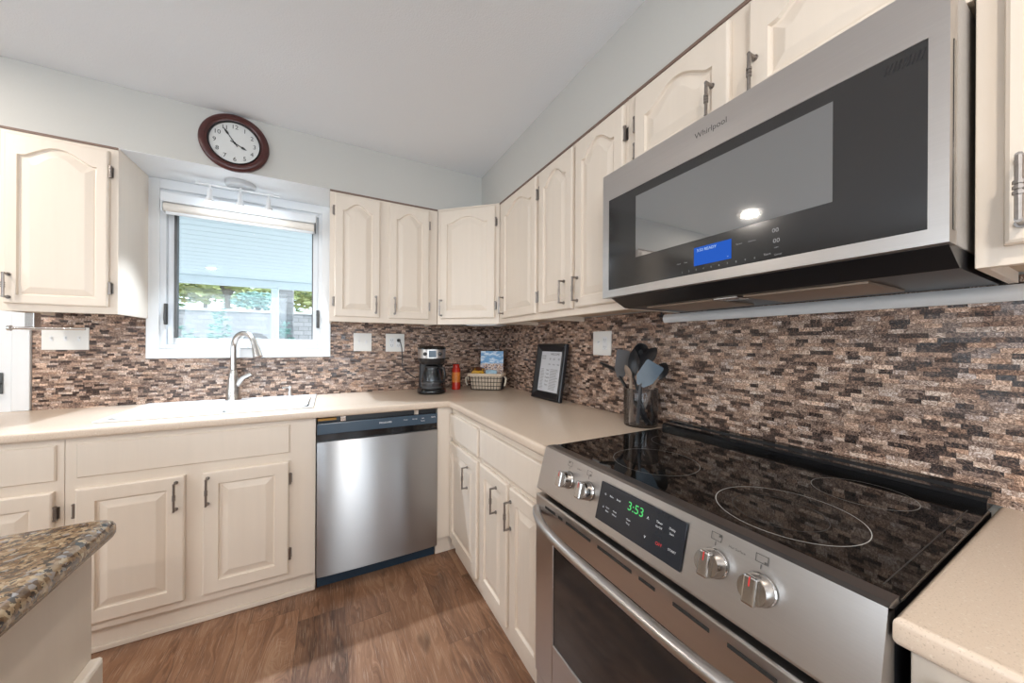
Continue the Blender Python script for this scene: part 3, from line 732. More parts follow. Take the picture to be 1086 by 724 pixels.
for u, du, dv in ((1.775, -0.004, 0.003), (1.856, 0.004, -0.003), (2.191, 0.006, 0.003), (2.263, 0.006, -0.004)):
    mk = MB()
    for a, c, e, g_ in ((u - 0.009, u + 0.009, -0.0085, -0.0077), (u - 0.009, u + 0.009, -0.0203, -0.0195), (u - 0.009, u - 0.0082, -0.0203, -0.0077), (u + 0.0082, u + 0.009, -0.0203, -0.0077)):
        mk.box(a, c, e, g_, 0, 0.0003, 0, pp)
    mk.box(u + du - 0.0018, u + du + 0.0018, -0.014 + dv - 0.0018, -0.014 + dv + 0.0018, 0, 0.0003, 0, pp)
    mk.box(u - 0.0006, u + 0.0006, -0.029, -0.022, 0, 0.0003, 0, pp)
    mk.build('burner_symbol', M['darkprint'], cpn)
words([('Hot Surface', 2.226, -0.019, 0.004), ('Surface', 1.815, -0.017, 0.004)], 'panel_print', M['darkprint'], cpn, pp)
for u in (1.778, 1.862, 2.194, 2.266):
    K = PM @ Matrix.Translation((u, -0.057, 0))
    kb = MB(); kb.lathe([(0.024, 0.0016), (0.024, 0.004), (0.0225, 0.006), (0.0215, 0.026), (0.0205, 0.028), (0.0, 0.0282)], K, 32, cap1=False)
    ko = kb.build('knob', M['knobm'], cpn, smooth=True, angle=30)
    gr = MB(); gr.box(-0.0095, 0.0095, -0.0208, 0.0208, 0.020, 0.037, 0.003, K); gr.build('grip', M['knobm'], ko)
    rd_ = MB(); rd_.box(-0.001, 0.001, 0.006, 0.0198, 0.0371, 0.0374, 0, K); rd_.build('red_pointer', M['redink'], ko)
# oven door
od = MB()
OX0, OX1 = -0.662, -0.6185
zz0, zz1 = 0.235, 0.783
od.box(OX0, OX1, RY1 + 0.004, RY0 - 0.004, 0.700, zz1, 0.004); od.box(OX0, OX1, RY0 - 0.095, RY0 - 0.004, zz0, 0.700, 0.003)
od.box(OX0, OX1, RY1 + 0.004, RY1 + 0.095, zz0, 0.700, 0.003); od.box(OX0, OX1, RY1 + 0.095, RY0 - 0.095, zz0, 0.375, 0.003)
od = od.build('oven_door', M['steel'], rg)
MB().box(-0.658, -0.63, RY1 + 0.096, RY0 - 0.096, 0.376, 0.699).build('window', M['ovenglass'], od)
for a, c in ((1.70, 1.75), (1.765, 1.785), (1.80, 1.90), (1.925, 2.03), (2.05, 2.09), (2.13, 2.20), (2.23, 2.30)):
    MB().box(-0.6632, -0.6622, -a, -c, 0.7565, 0.7635).build('vent_slot', M['gap'], od)
hb = MB(); P_ = []
for i in range(25):
    t = i / 24; y = RY0 - 0.012 + (RY1 - RY0 + 0.024) * t
    P_.append((-0.664 - 0.056 * (1 - (2 * t - 1) ** 4) ** 0.9, y, 0.738))
hb.tube(P_, 0.0125, 12); hb.build('handle', M['steel'], od, smooth=True)
MB().box(-0.657, -0.6185, RY1 + 0.004, RY0 - 0.004, 0.095, 0.228, 0.004).build('storage_drawer', M['steel'], rg)

# ------------------------------------------------------------------ microwave
MX, MY0, MY1, MZ0, MZ1 = -0.410, -1.6665, -2.4090, 1.404, 1.818
mw = thing('microwave', 'stainless over-the-range microwave with black glass front', 'microwave', (-0.2, -2.04, MZ0))
MB().box(-0.368, -0.004, MY1 + 0.003, MY0 - 0.003, MZ0 + 0.004, MZ1 + 0.003, 0.002).build('body', M['mwside'], mw)
md = MB(); gy0, gy1, gz0, gz1 = -1.694, -2.3875, 1.4285, 1.7285
md.box(MX, -0.369, MY0, gy0, MZ0, MZ1, 0.0); md.box(MX, -0.369, gy1, MY1, MZ0, MZ1, 0.0)
md.box(MX, -0.369, gy0, gy1, gz1, MZ1, 0.0); md.box(MX, -0.369, gy0, gy1, MZ0, gz0, 0.0)
bmesh.ops.remove_doubles(md.bm, verts=md.bm.verts, dist=1e-5)
md = md.build('door', M['steel'], mw)
gl = MB().box(-0.4088, -0.385, gy1 + 0.0002, gy0 - 0.0002, gz0 + 0.0002, gz1 - 0.0002).build('glass_front', M['mwglass'], md)
MB().box(-0.4095, -0.4089, -2.2725, -1.808, 1.514, 1.701).build('window', M['mwwin'], gl)
vt = MB()
for i in range(9):
    y = -2.338 - i * 0.0052
    vt.loops([[(-0.4089, y, 1.7), (-0.4089, y - 0.0022, 1.7), (-0.4089, y - 0.0065, 1.716), (-0.4089, y - 0.0043, 1.716)], [(-0.4093, y, 1.7), (-0.4093, y - 0.0022, 1.7), (-0.4093, y - 0.0065, 1.716), (-0.4093, y - 0.0043, 1.716)]])
vt.build('vent_grille', M['black'], gl)
MT = RIGHT(-0.4092, 0)
MB().box(1.9985, 2.091, 1.4485, 1.4945, 0.0, 0.0004, 0, MT).build('display', M['lcd'], gl)
MT2 = RIGHT(-0.4098, 0)
text_mesh([('3:53 READY', 2.006, 1.486, 0.007, 'LEFT'), ('-', 2.083, 1.456, 0.008)], 'display_text', M['lcdtext'], gl, MT2)
words([(s_, 1.965 + 0.0195 * i, 1.4385, 0.006) for i, s_ in enumerate('1234567890')] +
          [('Cook', 1.955, 1.463, 0.005), ('Time', 1.975, 1.463, 0.005), ('Sensor', 2.108, 1.478, 0.005), ('Defrost', 2.135, 1.478, 0.005), ('Start', 2.165, 1.4415, 0.007), ('Cancel', 2.185, 1.437, 0.005),
           ('00', 2.180, 1.488, 0.013), ('00', 2.182, 1.466, 0.013), ('Light', 2.182, 1.452, 0.004)], 'button_label', M['dimink'], gl, RIGHT(-0.4091, 0), 0.7)
text_mesh([('Whirlpool', 2.040, 1.7785, 0.0145, 'CENTER', 0, 0.95)], 'logo', M['darkprint'], md, RIGHT(MX - 0.0006, 0))
MB().box(-0.392, -0.381, MY1 - 0.0008, MY1 + 0.004, 1.425, 1.718).build('side_grip', M['black_gloss'], md)
ub = MB(); pu_ = [(-0.388, MZ0 - 0.001), (-0.325, 1.374), (-0.02, 1.374), (-0.02, MZ0 + 0.003), (-0.388, MZ0 + 0.003)]
ub.loops([[(x, MY0 - 0.02, z) for x, z in pu_], [(x, MY1 + 0.004, z) for x, z in pu_]]); ub = ub.build('vent_hood', M['black'], mw)
for a, c in ((-1.76, -1.98), (-2.06, -2.29)): MB().box(-0.30, -0.09, c, a, 1.3695, 1.3735).build('grease_filter', M['filter'], ub)
MB().box(-0.31, -0.25, -2.05, -1.99, 1.370, 1.3735).build('lamp_lens', M['chrome'], ub)
mo = MB(); q = [(-0.0004, 1.339), (-0.012, 1.339), (-0.018, 1.347), (-0.020, 1.356), (-0.018, 1.365), (-0.012, 1.3725), (-0.0004, 1.3725)]
mo.loops([[(x, -1.60, z) for x, z in q], [(x, -3.05, z) for x, z in q]])
struct(mo.build('trim_2', M['white'], smooth=True, angle=50))

# ------------------------------------------------------------------ island
isl = thing('kitchen_island', 'kitchen island with speckled granite top in the left foreground', 'island', (-2.3, -2.5, 0))
def bullnose_slab():
    mb = MB(); L = []
    x0, x1, y0, y1 = -3.1, -1.587, -3.4, -1.615
    for k, z in ((0.02, 0.8745), (0.010, 0.8765), (0.003, 0.8815), (0.0, 0.889), (0.0, 0.898), (0.003, 0.9055), (0.009, 0.9115), (0.017, 0.914)):
        L.append([(x0 + k, y0 + k, z)] + [(x1 - k - 0.02 + 0.02 * math.cos(a), y0 + k + 0.02 + 0.02 * math.sin(a), z) for a in (-PI / 2, -PI / 4, 0)]
                 + [(x1 - k - 0.02 + 0.02 * math.cos(a), y1 - k - 0.02 + 0.02 * math.sin(a), z) for a in (0, PI / 4, PI / 2)] + [(x0 + k, y1 - k, z)])
    mb.loops(L); return mb
bullnose_slab().build('countertop', M['granite'], isl, smooth=True, angle=70)['label'] = 'tan and black speckled granite top'
MB().box(-3.05, -1.6135, -3.35, -1.645, 0.1, 0.874, 0.002).build('carcass', M['paint'], isl)
MB().box(-3.0, -1.66, -3.3, -1.69, 0.0005, 0.0995).build('toe_kick', M['paint'], isl)
IM = frame((-1.6135, 0, 0), (0, 1, 0), (0, 0, 1), (1, 0, 0))
for a, c in ((-2.17, -1.652), (-2.72, -2.20)): panel_door(IM, a, c, 0.13, 0.672, isl)

# ------------------------------------------------------------------ wall plates
def wall_plate(label, Mx, u0, u1, v0, v1, kinds, group, name='switch_plate', cat='wall plate'):
    root = thing(name, label, cat, tuple(Mx @ Vector(((u0 + u1) / 2, (v0 + v1) / 2, 0))), 0, group)
    mb = MB(); mb.box(u0, u1, v0, v1, 0.0004, 0.006, 0.002, Mx); mb.build('plate', M['plate'], root)
    n = len(kinds); vm = (v0 + v1) / 2
    for i, k in enumerate(kinds):
        um = (u0 + u1) / 2 + (i - (n - 1) / 2) * 0.046
        if k == 's':
            mb = MB(); mb.box(um - 0.005, um + 0.005, vm - 0.012, vm + 0.012, 0.006, 0.0075, 0, Mx); mb.box(um - 0.0035, um + 0.0035, vm, vm + 0.009, 0.0075, 0.016, 0.001, Mx)
            mb.build('toggle', M['white'], root)
        else:
            mb = MB(); mb.box(um - 0.0165, um + 0.0165, vm - 0.033, vm + 0.033, 0.006, 0.008, 0.001, Mx); oo = mb.build('outlet', M['white'], root)
            sl = MB()
            for dv in (-0.018, 0.018):
                for du in (-0.006, 0.006): sl.box(um + du - 0.0012, um + du + 0.0012, vm + dv - 0.004, vm + dv + 0.005, 0.008, 0.0084, 0, Mx)
                sl.box(um - 0.002, um + 0.002, vm + dv - 0.011, vm + dv - 0.008, 0.008, 0.0084, 0, Mx)
            sl.build('slots', M['greyink'], oo)
    return root
BW = BACK(0, 0); RW = RIGHT(0, 0)
wall_plate('white triple switch plate on the mosaic at the far left', BW, -2.472, -2.313, 1.207, 1.319, 'sss', 'white wall plates')
wall_plate('white double switch plate on the mosaic right of the window', BW, -1.09, -0.976, 1.195, 1.318, 'ss', 'white wall plates')
wall_plate('white double outlet plate with a black plug above the coffee maker', BW, -0.884, -0.756, 1.191, 1.318, 'oo', 'white wall plates', 'outlet_plate')
wall_plate('white switch and outlet plate between the framed sign and the utensil jar', RW, 1.162, 1.292, 1.193, 1.316, 'so', 'white wall plates', 'outlet_plate')

# ------------------------------------------------------------------ wall clock
CKC = Vector((-1.668, SY - 0.0006, 2.272))
clk = thing('wall_clock', 'round wall clock with red-brown wooden rim above the window', 'clock', tuple(CKC))
CM = frame(CKC, (1, 0, 0), (0, 0, 1), (0, -1, 0))
cr_ = MB(); cr_.lathe([(0.143, 0), (0.145, 0.006), (0.145, 0.016), (0.138, 0.024), (0.128, 0.027), (0.120, 0.026), (0.114, 0.020), (0.110, 0.019), (0.1075, 0.012)], CM, 64, cap0=False, cap1=False)
cr_.build('rim', M['wood_red'], clk, smooth=True)
MB().lathe([(0.1078, 0.0118), (0.1078, 0.021), (0.104, 0.0215), (0.1025, 0.0125)], CM, 64, False, False).build('bezel', M['black_gloss'], clk, smooth=True)
MB().lathe([(0.140, 0.0005), (0.105, 0.0122), (0.0, 0.0123)], CM, 64, True, False).build('face', M['clockface'], clk)
nums = []
for hnum in range(1, 13):
    a = PI / 2 - hnum * PI / 6; nums.append((str(hnum), 0.082 * math.cos(a), 0.082 * math.sin(a), 0.0215))
nums += [('QUARTZ', 0, -0.045, 0.005), ('CLOCK', 0, 0.045, 0.006)]
text_mesh(nums[:12], 'numerals', M['ink'], clk, CM @ Matrix.Translation((0, 0, 0.0131)))
def hand(ang, l, w, z, nm):
    mb = MB(); R_ = CM @ Matrix.Rotation(ang, 4, 'Z')
    mb.prism([(-0.02, -w * 0.4), (-0.02, w * 0.4), (l * 0.5, w * 0.35), (l * 0.62, w), (l * 0.75, w * 0.9), (l, 0), (l * 0.75, -w * 0.9), (l * 0.62, -w), (l * 0.5, -w * 0.35)], 0.0008, R_ @ Matrix.Translation((0, 0, z)))
    mb.build(nm, M['ink'], clk)
hand(PI / 2 - math.radians(117), 0.056, 0.006, 0.0136, 'hour_hand'); hand(PI / 2 - math.radians(326), 0.087, 0.005, 0.0148, 'minute_hand')
MB().lathe([(0.005, 0.0128), (0.005, 0.0165), (0.0, 0.0168)], CM, 16, True, False).build('hub', M['ink'], clk)

# ------------------------------------------------------------------ track light under the soffit
tl = thing('track_light', 'white three-lamp track light under the soffit above the sink', 'light', (-1.675, -0.155, SOF))
TY = -0.155
MB().lathe([(0.068, SOF - 0.003), (0.068, SOF - 0.022), (0.062, SOF - 0.028), (0.0, SOF - 0.0285)], Matrix.Translation((-1.675, TY, 0)), 40, True, False).build('canopy', M['canopy'], tl, smooth=True, angle=40)
MB().tube([(-1.675, TY, SOF - 0.022), (-1.675, TY, 2.102)], 0.006).build('stem', M['white'], tl)
MB().tube([(-1.865, TY, 2.098), (-1.495, TY, 2.098)], 0.0055, 10).build('bar', M['white'], tl, smooth=True)
for i, x in enumerate((-1.808, -1.677, -1.548)):
    hd = MB(); hd.tube([(x, TY, 2.098), (x, TY, 2.072)], 0.006); hd.lathe([(0.008, 2.076), (0.012, 2.07), (0.0125, 2.03), (0.019, 2.022), (0.0195, 2.006)], Matrix.Translation((x, TY, 0)), 20, True, False)
    ho = hd.build('lamp_head', M['white'], tl, smooth=True, angle=40)
    MB().lathe([(0.0185, 2.008), (0.0185, 2.002), (0.012, 1.994), (0.0, 1.992)], Matrix.Translation((x, TY, 0)), 20, True, False).build('bulb', M['bulb'], ho, smooth=True)
    l = lamp('track_spot', 'SPOT', (x, TY, 1.988), [(-1.87, -0.38, 0.9), (-1.62, -0.40, 0.9), (-1.0, -0.85, 0.0)][i], TRACK_POWER, TRACK_COL, 0.018, spot=76, blend=0.7)
    lamp('track_glow', 'POINT', (x, TY, 1.985), (x, TY, 0), TRACK_GLOW, TRACK_COL, 0.02)

# recessed ceiling lights
for i, (x, y) in enumerate(DOWNLIGHTS):
    where = ['beyond the sink side of the island', 'over the island', 'behind the camera by the range', 'near the rear wall on the right', 'near the rear wall on the left'][i]
    r = thing('recessed_light', 'round recessed ceiling light ' + where, 'light', (x, y, CEIL), 0, 'recessed ceiling lights')
    MB().lathe([(0.098, CEIL - 0.0005), (0.096, CEIL - 0.006), (0.060, CEIL - 0.008), (0.056, CEIL - 0.003)], Matrix.Translation((x, y, 0)), 32, True, False).build('trim_ring', M['white'], r, smooth=True)
    MB().lathe([(0.0555, CEIL - 0.002), (0.0, CEIL - 0.0042)], Matrix.Translation((x, y, 0)), 32, False, False).build('lens', M['down'], r)
    lamp('downlight', 'AREA', (x, y, CEIL - 0.012), (x, y, 0), DOWN_POWER, DOWN_COL, 0.10)

# ------------------------------------------------------------------ faucet and soap pump
fa = thing('kitchen_faucet', 'brushed nickel gooseneck faucet behind the sink', 'faucet', (-1.716, -0.085, CT1 + 0.008))
FZ = CT1 + 0.0085
fb = MB(); fb.lathe([(0.037, FZ), (0.037, FZ + 0.004), (0.034, FZ + 0.008), (0.031, FZ + 0.06), (0.027, FZ + 0.11), (0.022, FZ + 0.15), (0.016, FZ + 0.17)], Matrix.Translation((-1.716, -0.085, 0)), 24)
fb.build('body', M['nickel'], fa, smooth=True, angle=50)
P_ = [(-1.716, -0.085, FZ + 0.16), (-1.716, -0.085, 1.20)]
dirv = Vector((0.735, -0.678, 0)); R_ = 0.078
for i in range(13):
    a = PI - PI * i / 12 * 0.93
    c = Vector((-1.716, -0.085, 1.222)) + dirv * R_
    P_.append(tuple(c + dirv * R_ * math.cos(a) + Vector((0, 0, R_ * math.sin(a)))))
fn = MB(); fn.tube(P_, 0.0152, 14); fn.build('gooseneck', M['nickel'], fa, smooth=True)
e = Vector(P_[-1]); dn = (Vector(P_[-1]) - Vector(P_[-2])).normalized()
sp = MB(); sp.tube([tuple(e), tuple(e + dn * 0.03), tuple(e + dn * 0.075)], [0.016, 0.0205, 0.0235], 16); sp.build('spray_head', M['nickel'], fa, smooth=True, angle=50)
lv = MB(); lv.tube([(-1.70, -0.09, FZ + 0.085), (-1.672, -0.095, FZ + 0.125), (-1.632, -0.10, FZ + 0.146)], [0.017, 0.012, 0.009], 10); lv.build('lever', M['nickel'], fa, smooth=True)
so = thing('soap_dispenser', 'small chrome soap pump on the counter right of the faucet', 'soap dispenser', (-1.445, -0.075, CT1 + 0.008))
sb = MB(); sb.lathe([(0.018, FZ), (0.018, FZ + 0.006), (0.012, FZ + 0.01), (0.011, FZ + 0.035), (0.007, FZ + 0.037), (0.007, FZ + 0.05)], Matrix.Translation((-1.445, -0.075, 0)), 16); sb.build('collar', M['chrome'], so, smooth=True, angle=40)
sb = MB(); sb.lathe([(0.011, FZ + 0.05), (0.012, FZ + 0.062), (0.006, FZ + 0.066)], Matrix.Translation((-1.445, -0.075, 0)), 14); sb.tube([(-1.445, -0.075, FZ + 0.058), (-1.475, -0.095, FZ + 0.058), (-1.482, -0.1, FZ + 0.05)], 0.005, 8); sb.build('pump_head', M['chrome'], so, smooth=True, angle=40)

# paper towel bar under the left upper cabinet
th = thing('towel_bar', 'slim metal paper towel bar hanging under the left upper cabinet', 'towel holder', (-2.38, -0.24, 1.30))
MB().box(-2.395, -2.368, -0.262, -0.218, 1.297, 1.3745, 0.003).build('bracket', M['nickel'], th)
rb = MB(); rb.tube([(-2.40, -0.272, 1.304), (-2.212, -0.272, 1.306)], 0.0065, 10); rb.tube([(-2.43, -0.272, 1.304), (-2.395, -0.272, 1.304)], 0.006, 10)
rb.lathe([(0.004, -0.008), (0.011, -0.005), (0.012, 0.004), (0.004, 0.008)], Matrix.Translation((-2.43, -0.272, 1.304)) @ Matrix.Rotation(PI / 2, 4, 'Y'), 14); rb.build('rod', M['nickel'], th, smooth=True, angle=50)
# slim light under the corner cabinet
uc = thing('under_cabinet_light', 'slim white light fixture under the corner upper cabinet', 'light', tuple(DG @ Vector((0.33, ZB, -0.1))))
U_ = MB(); U_.box(0.17, 0.42, ZB + 0.001, ZB + 0.021, -0.20, -0.025, 0.004, DG); U_.build('housing', M['white'], uc)
U_ = MB(); U_.box(0.19, 0.40, ZB - 0.006, ZB + 0.0008, -0.17, -0.04, 0.002, DG); U_.build('diffuser', M['vinyl'], uc)
# small clip at the end of the moulding under the microwave
uk = thing('cable_clip', 'small dark clip at the left end of the white moulding under the microwave', 'clip', (-0.012, -1.588, 1.365))
q_ = MB(); q_.box(-0.022, -0.0006, -1.597, -1.583, 1.362, 1.372, 0.001); q_.build('base', M['black'], uk)
q_ = MB(); q_.tube([(-0.012, -1.59, 1.372), (-0.016, -1.588, 1.388), (-0.01, -1.584, 1.3955)], 0.004, 8); q_.build('hook', M['black'], uk, smooth=True)

# ------------------------------------------------------------------ coffee maker
cmk = thing('coffee_maker', 'black and steel drip coffee maker on the counter below the outlet', 'coffee maker', (-0.615, -0.225, CT1), math.radians(-12))
CW = WM[cmk]
def oval(rx, ry, z, cy=0.0, n=32, flat=None):
    pts = []
    for i in range(n):
        a = 2 * PI * i / n; x = rx * math.copysign(abs(math.cos(a)) ** 0.7, math.cos(a)); y = ry * math.copysign(abs(math.sin(a)) ** 0.7, math.sin(a))
        pts.append((x, y + cy, z))
    return pts
Z0 = 0.0006
mb = MB(); mb.loops([oval(0.090, 0.112, Z0), oval(0.096, 0.118, 0.008), oval(0.095, 0.117, 0.026), oval(0.084, 0.106, 0.036)], mat=CW); mb.build('base', M['black_gloss'], cmk, smooth=True, angle=50)
mb = MB(); mb.lathe([(0.066, 0.0362), (0.066, 0.039), (0.0, 0.0395)], CW @ Matrix.Translation((0, -0.03, 0)), 32, True, False); mb.build('hot_plate', M['greyutensil'], cmk)
mb = MB(); mb.loops([oval(0.084, 0.036, 0.036, 0.07), oval(0.080, 0.034, 0.20, 0.07)], mat=CW); mb.build('water_tank', M['black'], cmk, smooth=True, angle=50)
mb = MB(); mb.loops([oval(0.070, 0.098, 0.196), oval(0.086, 0.108, 0.214), oval(0.090, 0.112, 0.238)], mat=CW); mb.build('brew_basket', M['black'], cmk, smooth=True, angle=50)
mb = MB(); mb.loops([oval(0.0905, 0.1125, 0.238), oval(0.0925, 0.1145, 0.296)], mat=CW); bd = mb.build('control_band', M['steel'], cmk, smooth=True, angle=50)
mb = MB(); mb.loops([oval(0.0935, 0.1155, 0.2965), oval(0.095, 0.117, 0.306), oval(0.085, 0.105, 0.318)], mat=CW); mb.build('lid', M['black_gloss'], cmk, smooth=True, angle=50)
FM = CW @ frame((0, -0.1150, 0.267), (1, 0, 0), (0, 0, 1), (0, -1, 0))
mb = MB(); mb.box(-0.024, 0.024, -0.022, 0.022, -0.004, 0.002, 0.001, FM); mb.build('clock_display', M['dwblue'], bd)
for u in (-0.048, 0.048):
    mb = MB(); mb.lathe([(0.012, -0.012), (0.012, 0.004), (0.009, 0.006)], FM @ Matrix.Translation((u, 0, -0.004)), 18); mb.build('button', M['black'], bd, smooth=True, angle=40)
cf = MB(); cf.lathe([(0.05, 0.040), (0.066, 0.05), (0.070, 0.085), (0.062, 0.13), (0.046, 0.165), (0.048, 0.176)], CW @ Matrix.Translation((0, -0.03, 0)), 32, True, False)
cf = cf.build('carafe', M['carafe'], cmk, smooth=True)
mb = MB(); mb.lathe([(0.049, 0.1762), (0.050, 0.184), (0.03, 0.190), (0.0, 0.191)], CW @ Matrix.Translation((0, -0.03, 0)), 32, True, False); mb.build('carafe_lid', M['black'], cf, smooth=True, angle=40)
mb = MB(); mb.tube([(0.045, -0.055, 0.178), (0.075, -0.085, 0.172), (0.084, -0.095, 0.13), (0.075, -0.085, 0.085), (0.06, -0.066, 0.075)], 0.008, 8, CW); mb.build('carafe_handle', M['black'], cf, smooth=True)
mb = MB(); mb.lathe([(0.064, 0.0415), (0.0655, 0.05), (0.069, 0.075), (0.0, 0.0755)], CW @ Matrix.Translation((0, -0.03, 0)), 32, True, False); mb.build('coffee', M['greyutensil'], cf, smooth=True, angle=30)
cd = thing('power_cord', 'black cord plugged into the outlet and running down to the coffee maker', 'cord', (-0.797, -0.01, 1.272))
mb = MB(); mb.lathe([(0.012, 0), (0.012, 0.012), (0.007, 0.02)], BW @ Matrix.Translation((-0.797, 1.272, 0.0086)), 14); mb.build('plug', M['black'], cd, smooth=True, angle=40)
mb = MB(); mb.tube([(-0.797, -0.028, 1.272), (-0.79, -0.034, 1.262), (-0.778, -0.025, 1.22), (-0.772, -0.02, 1.15), (-0.772, -0.018, 1.10), (-0.765, -0.02, 1.07), (-0.745, -0.03, 1.045), (-0.715, -0.055, 1.02), (-0.69, -0.09, 1.0)], 0.0032, 6); mb.build('cable', M['black'], cd, smooth=True)

# red canister
rc_ = thing('spray_can', 'small red and orange canister between coffee maker and basket', 'canister', (-0.412, -0.145, CT1))
T_ = Matrix.Translation((-0.412, -0.145, CT1))
MB().lathe([(0.028, 0.0006), (0.031, 0.003), (0.031, 0.150), (0.026, 0.158)], T_, 24).build('body', M['can_red'], rc_, smooth=True, angle=40)
MB().lathe([(0.0314, 0.055), (0.0314, 0.128)], T_, 24, False, False).build('label_band', M['can_orange'], rc_, smooth=True)
MB().lathe([(0.024, 0.1582), (0.024, 0.180), (0.018, 0.186), (0.0, 0.187)], T_, 24, True, False).build('cap', M['can_red'], rc_, smooth=True, angle=40)

# ------------------------------------------------------------------ wire basket and what is in it
bk = thing('wire_basket', 'black wire basket with cream fabric liner in the counter corner', 'basket', (-0.203, -0.235, CT1), math.radians(-38))
KW = WM[bk]
bw, bd_, bh = 0.128, 0.078, 0.118
def rrect(hw, hd, z, rad=0.03, n=5, dz=0.0):
    pts = []
    for cx, cy, a0 in ((hw - rad, hd - rad, 0), (-hw + rad, hd - rad, 90), (-hw + rad, -hd + rad, 180), (hw - rad, -hd + rad, 270)):
        for i in range(n + 1):
            a = math.radians(a0 + 90 * i / n); pts.append((cx + rad * math.cos(a), cy + rad * math.sin(a), z))
    return pts
mb = MB()
for t in (0.03, 0.25, 0.5, 0.75, 1.0):
    p = rrect(bw - 0.016 * (1 - t), bd_ - 0.012 * (1 - t), 0.004 + (bh - 0.006) * t); mb.tube(p + [p[0]], 0.0022 if t < 1 else 0.003, 6, KW)
for i in range(9):
    x = (-1 + 2 * i / 8) * (bw - 0.034)
    for s in (-1, 1): mb.tube([(x * 0.9, s * (bd_ - 0.012), 0.004), (x, s * bd_, bh - 0.002)], 0.0019, 5, KW)
for i in range(5):
    y = (-1 + 2 * i / 4) * (bd_ - 0.034)
    for s in (-1, 1): mb.tube([(s * (bw - 0.016), y * 0.9, 0.004), (s * bw, y, bh - 0.002)], 0.0019, 5, KW)
mb.build('wire_frame', M['wire'], bk, smooth=True)
mb = MB(); mb.loops([rrect(bw - 0.022, bd_ - 0.018, 0.006), rrect(bw - 0.005, bd_ - 0.005, bh), rrect(bw + 0.005, bd_ + 0.005, bh + 0.004), rrect(bw + 0.006, bd_ + 0.006, bh - 0.016), rrect(bw + 0.004, bd_ + 0.004, bh - 0.017),
                     rrect(bw + 0.003, bd_ + 0.003, bh), rrect(bw - 0.009, bd_ - 0.009, bh), rrect(bw - 0.026, bd_ - 0.022, 0.010)], mat=KW)
mb.build('liner', M['linen'], bk, smooth=True)
for s in (1, -1):
    mb = MB()
    mb.tube([(s * (bw + 0.009), -0.03, bh - 0.02), (s * (bw + 0.022), -0.045, bh - 0.03), (s * (bw + 0.02), -0.05, bh - 0.06), (s * (bw + 0.012), -0.04, bh - 0.085)], 0.004, 6, KW, 1.6)
    mb.tube([(s * (bw + 0.009), -0.03, bh - 0.02), (s * (bw + 0.018), -0.01, bh - 0.028), (s * (bw + 0.012), -0.015, bh - 0.05)], 0.0035, 6, KW, 1.6)
    mb.build('ribbon_tie', M['ribbon'], bk, smooth=True)
bo = thing('booklet', 'upright blue picture booklet standing at the back of the wire basket', 'booklet', tuple(KW @ Vector((0.025, 0.028, 0.075))), math.radians(-34))
BMx = WM[bo] @ Matrix.Rotation(math.radians(-9), 4, 'X')
MB().box(-0.084, 0.084, 0.0025, 0.010, 0.0, 0.207, 0, BMx).build('pages', M['paper'], bo)
MB().box(-0.086, 0.086, 0.0, 0.0022, -0.001, 0.209, 0, BMx).build('cover', M['picture'], bo)
sn = thing('snack_bag', 'yellow and brown snack bag lying in the left of the wire basket', 'snack bag', tuple(KW @ Vector((-0.068, -0.012, 0.098))), math.radians(-30))
def pillow(w, d, h, mat, n=10):
    mb = MB(); L = []
    for j in range(n + 1):
        t = -1 + 2 * j / n; hh = h * (1 - abs(t) ** 2.6) ** 0.6 * 0.5 + 0.0012; ww = d * (1 - 0.1 * abs(t))
        L.append([(w * t, ww * math.cos(2 * PI * i / 14), hh * math.sin(2 * PI * i / 14) + 0.004 * math.sin(5 * t + i)) for i in range(14)])
    mb.loops(L, mat=mat); return mb
SMx = WM[sn] @ Matrix.Translation((0, 0, 0.038)) @ Matrix.Rotation(math.radians(38), 4, 'X')
pillow(0.047, 0.036, 0.040, SMx).build('wrapper', M['bag'], sn, smooth=True)
mb = MB(); mb.loops([[(0.048 * t, 0.0375 * math.cos(a), 0.0215 * (1 - abs(t) ** 2.6) ** 0.6 * math.sin(a) + 0.001 + 0.004 * math.sin(5 * t + a * 14 / (2 * PI))) for a in [0.5 + 0.12 * i for i in range(14)]] for t in (-0.95, -0.6, -0.2, 0.2, 0.6, 0.95)], False, False, False, SMx); mb.build('dark_band', M['bagdark'], sn, smooth=True)
pk = thing('snack_packet', 'small pale blue packet at the front of the basket before the booklet', 'packet', tuple(KW @ Vector((0.035, -0.022, 0.09))), math.radians(-36))
pillow(0.042, 0.028, 0.022, WM[pk] @ Matrix.Translation((0, 0, 0.03)) @ Matrix.Rotation(math.radians(62), 4, 'X')).build('wrapper', M['packet'], pk, smooth=True)

# ------------------------------------------------------------------ framed sign leaning on the right wall
fs = thing('framed_sign', 'black framed printed sign leaning on the right wall mosaic', 'framed sign', (-0.075, -0.825, CT1))
FR = frame((-0.078, -0.684, CT1 + 0.001), (0.02, -0.9998, 0), (0.15, 0.004, 0.988), (-0.988, -0.02, 0.15))
fw, fh = 0.296, 0.338
def frame_part():
    mb = MB(); L = []
    for k, z in ((0, 0.0), (0, 0.018), (0.006, 0.022), (0.016, 0.022), (0.044, 0.010), (0.046, 0.006)):
        L.append([(k, k, z), (fw - k, k, z), (fw - k, fh - k, z), (k, fh - k, z)])
    mb.loops(L, mat=FR, cap1=True); return mb
frame_part().build('frame', M['black'], fs)
MB().box(0.047, fw - 0.047, 0.047, fh - 0.047, 0.0062, 0.0072, 0, FR).build('print', M['paper'], fs)
FT = FR @ Matrix.Translation((0, 0, 0.0075))
tx = [('WELCOME', 0.185, 0.275, 0.013), ('HOUSE', 0.075, 0.262, 0.010), ('GUIDE', 0.075, 0.248, 0.010)]
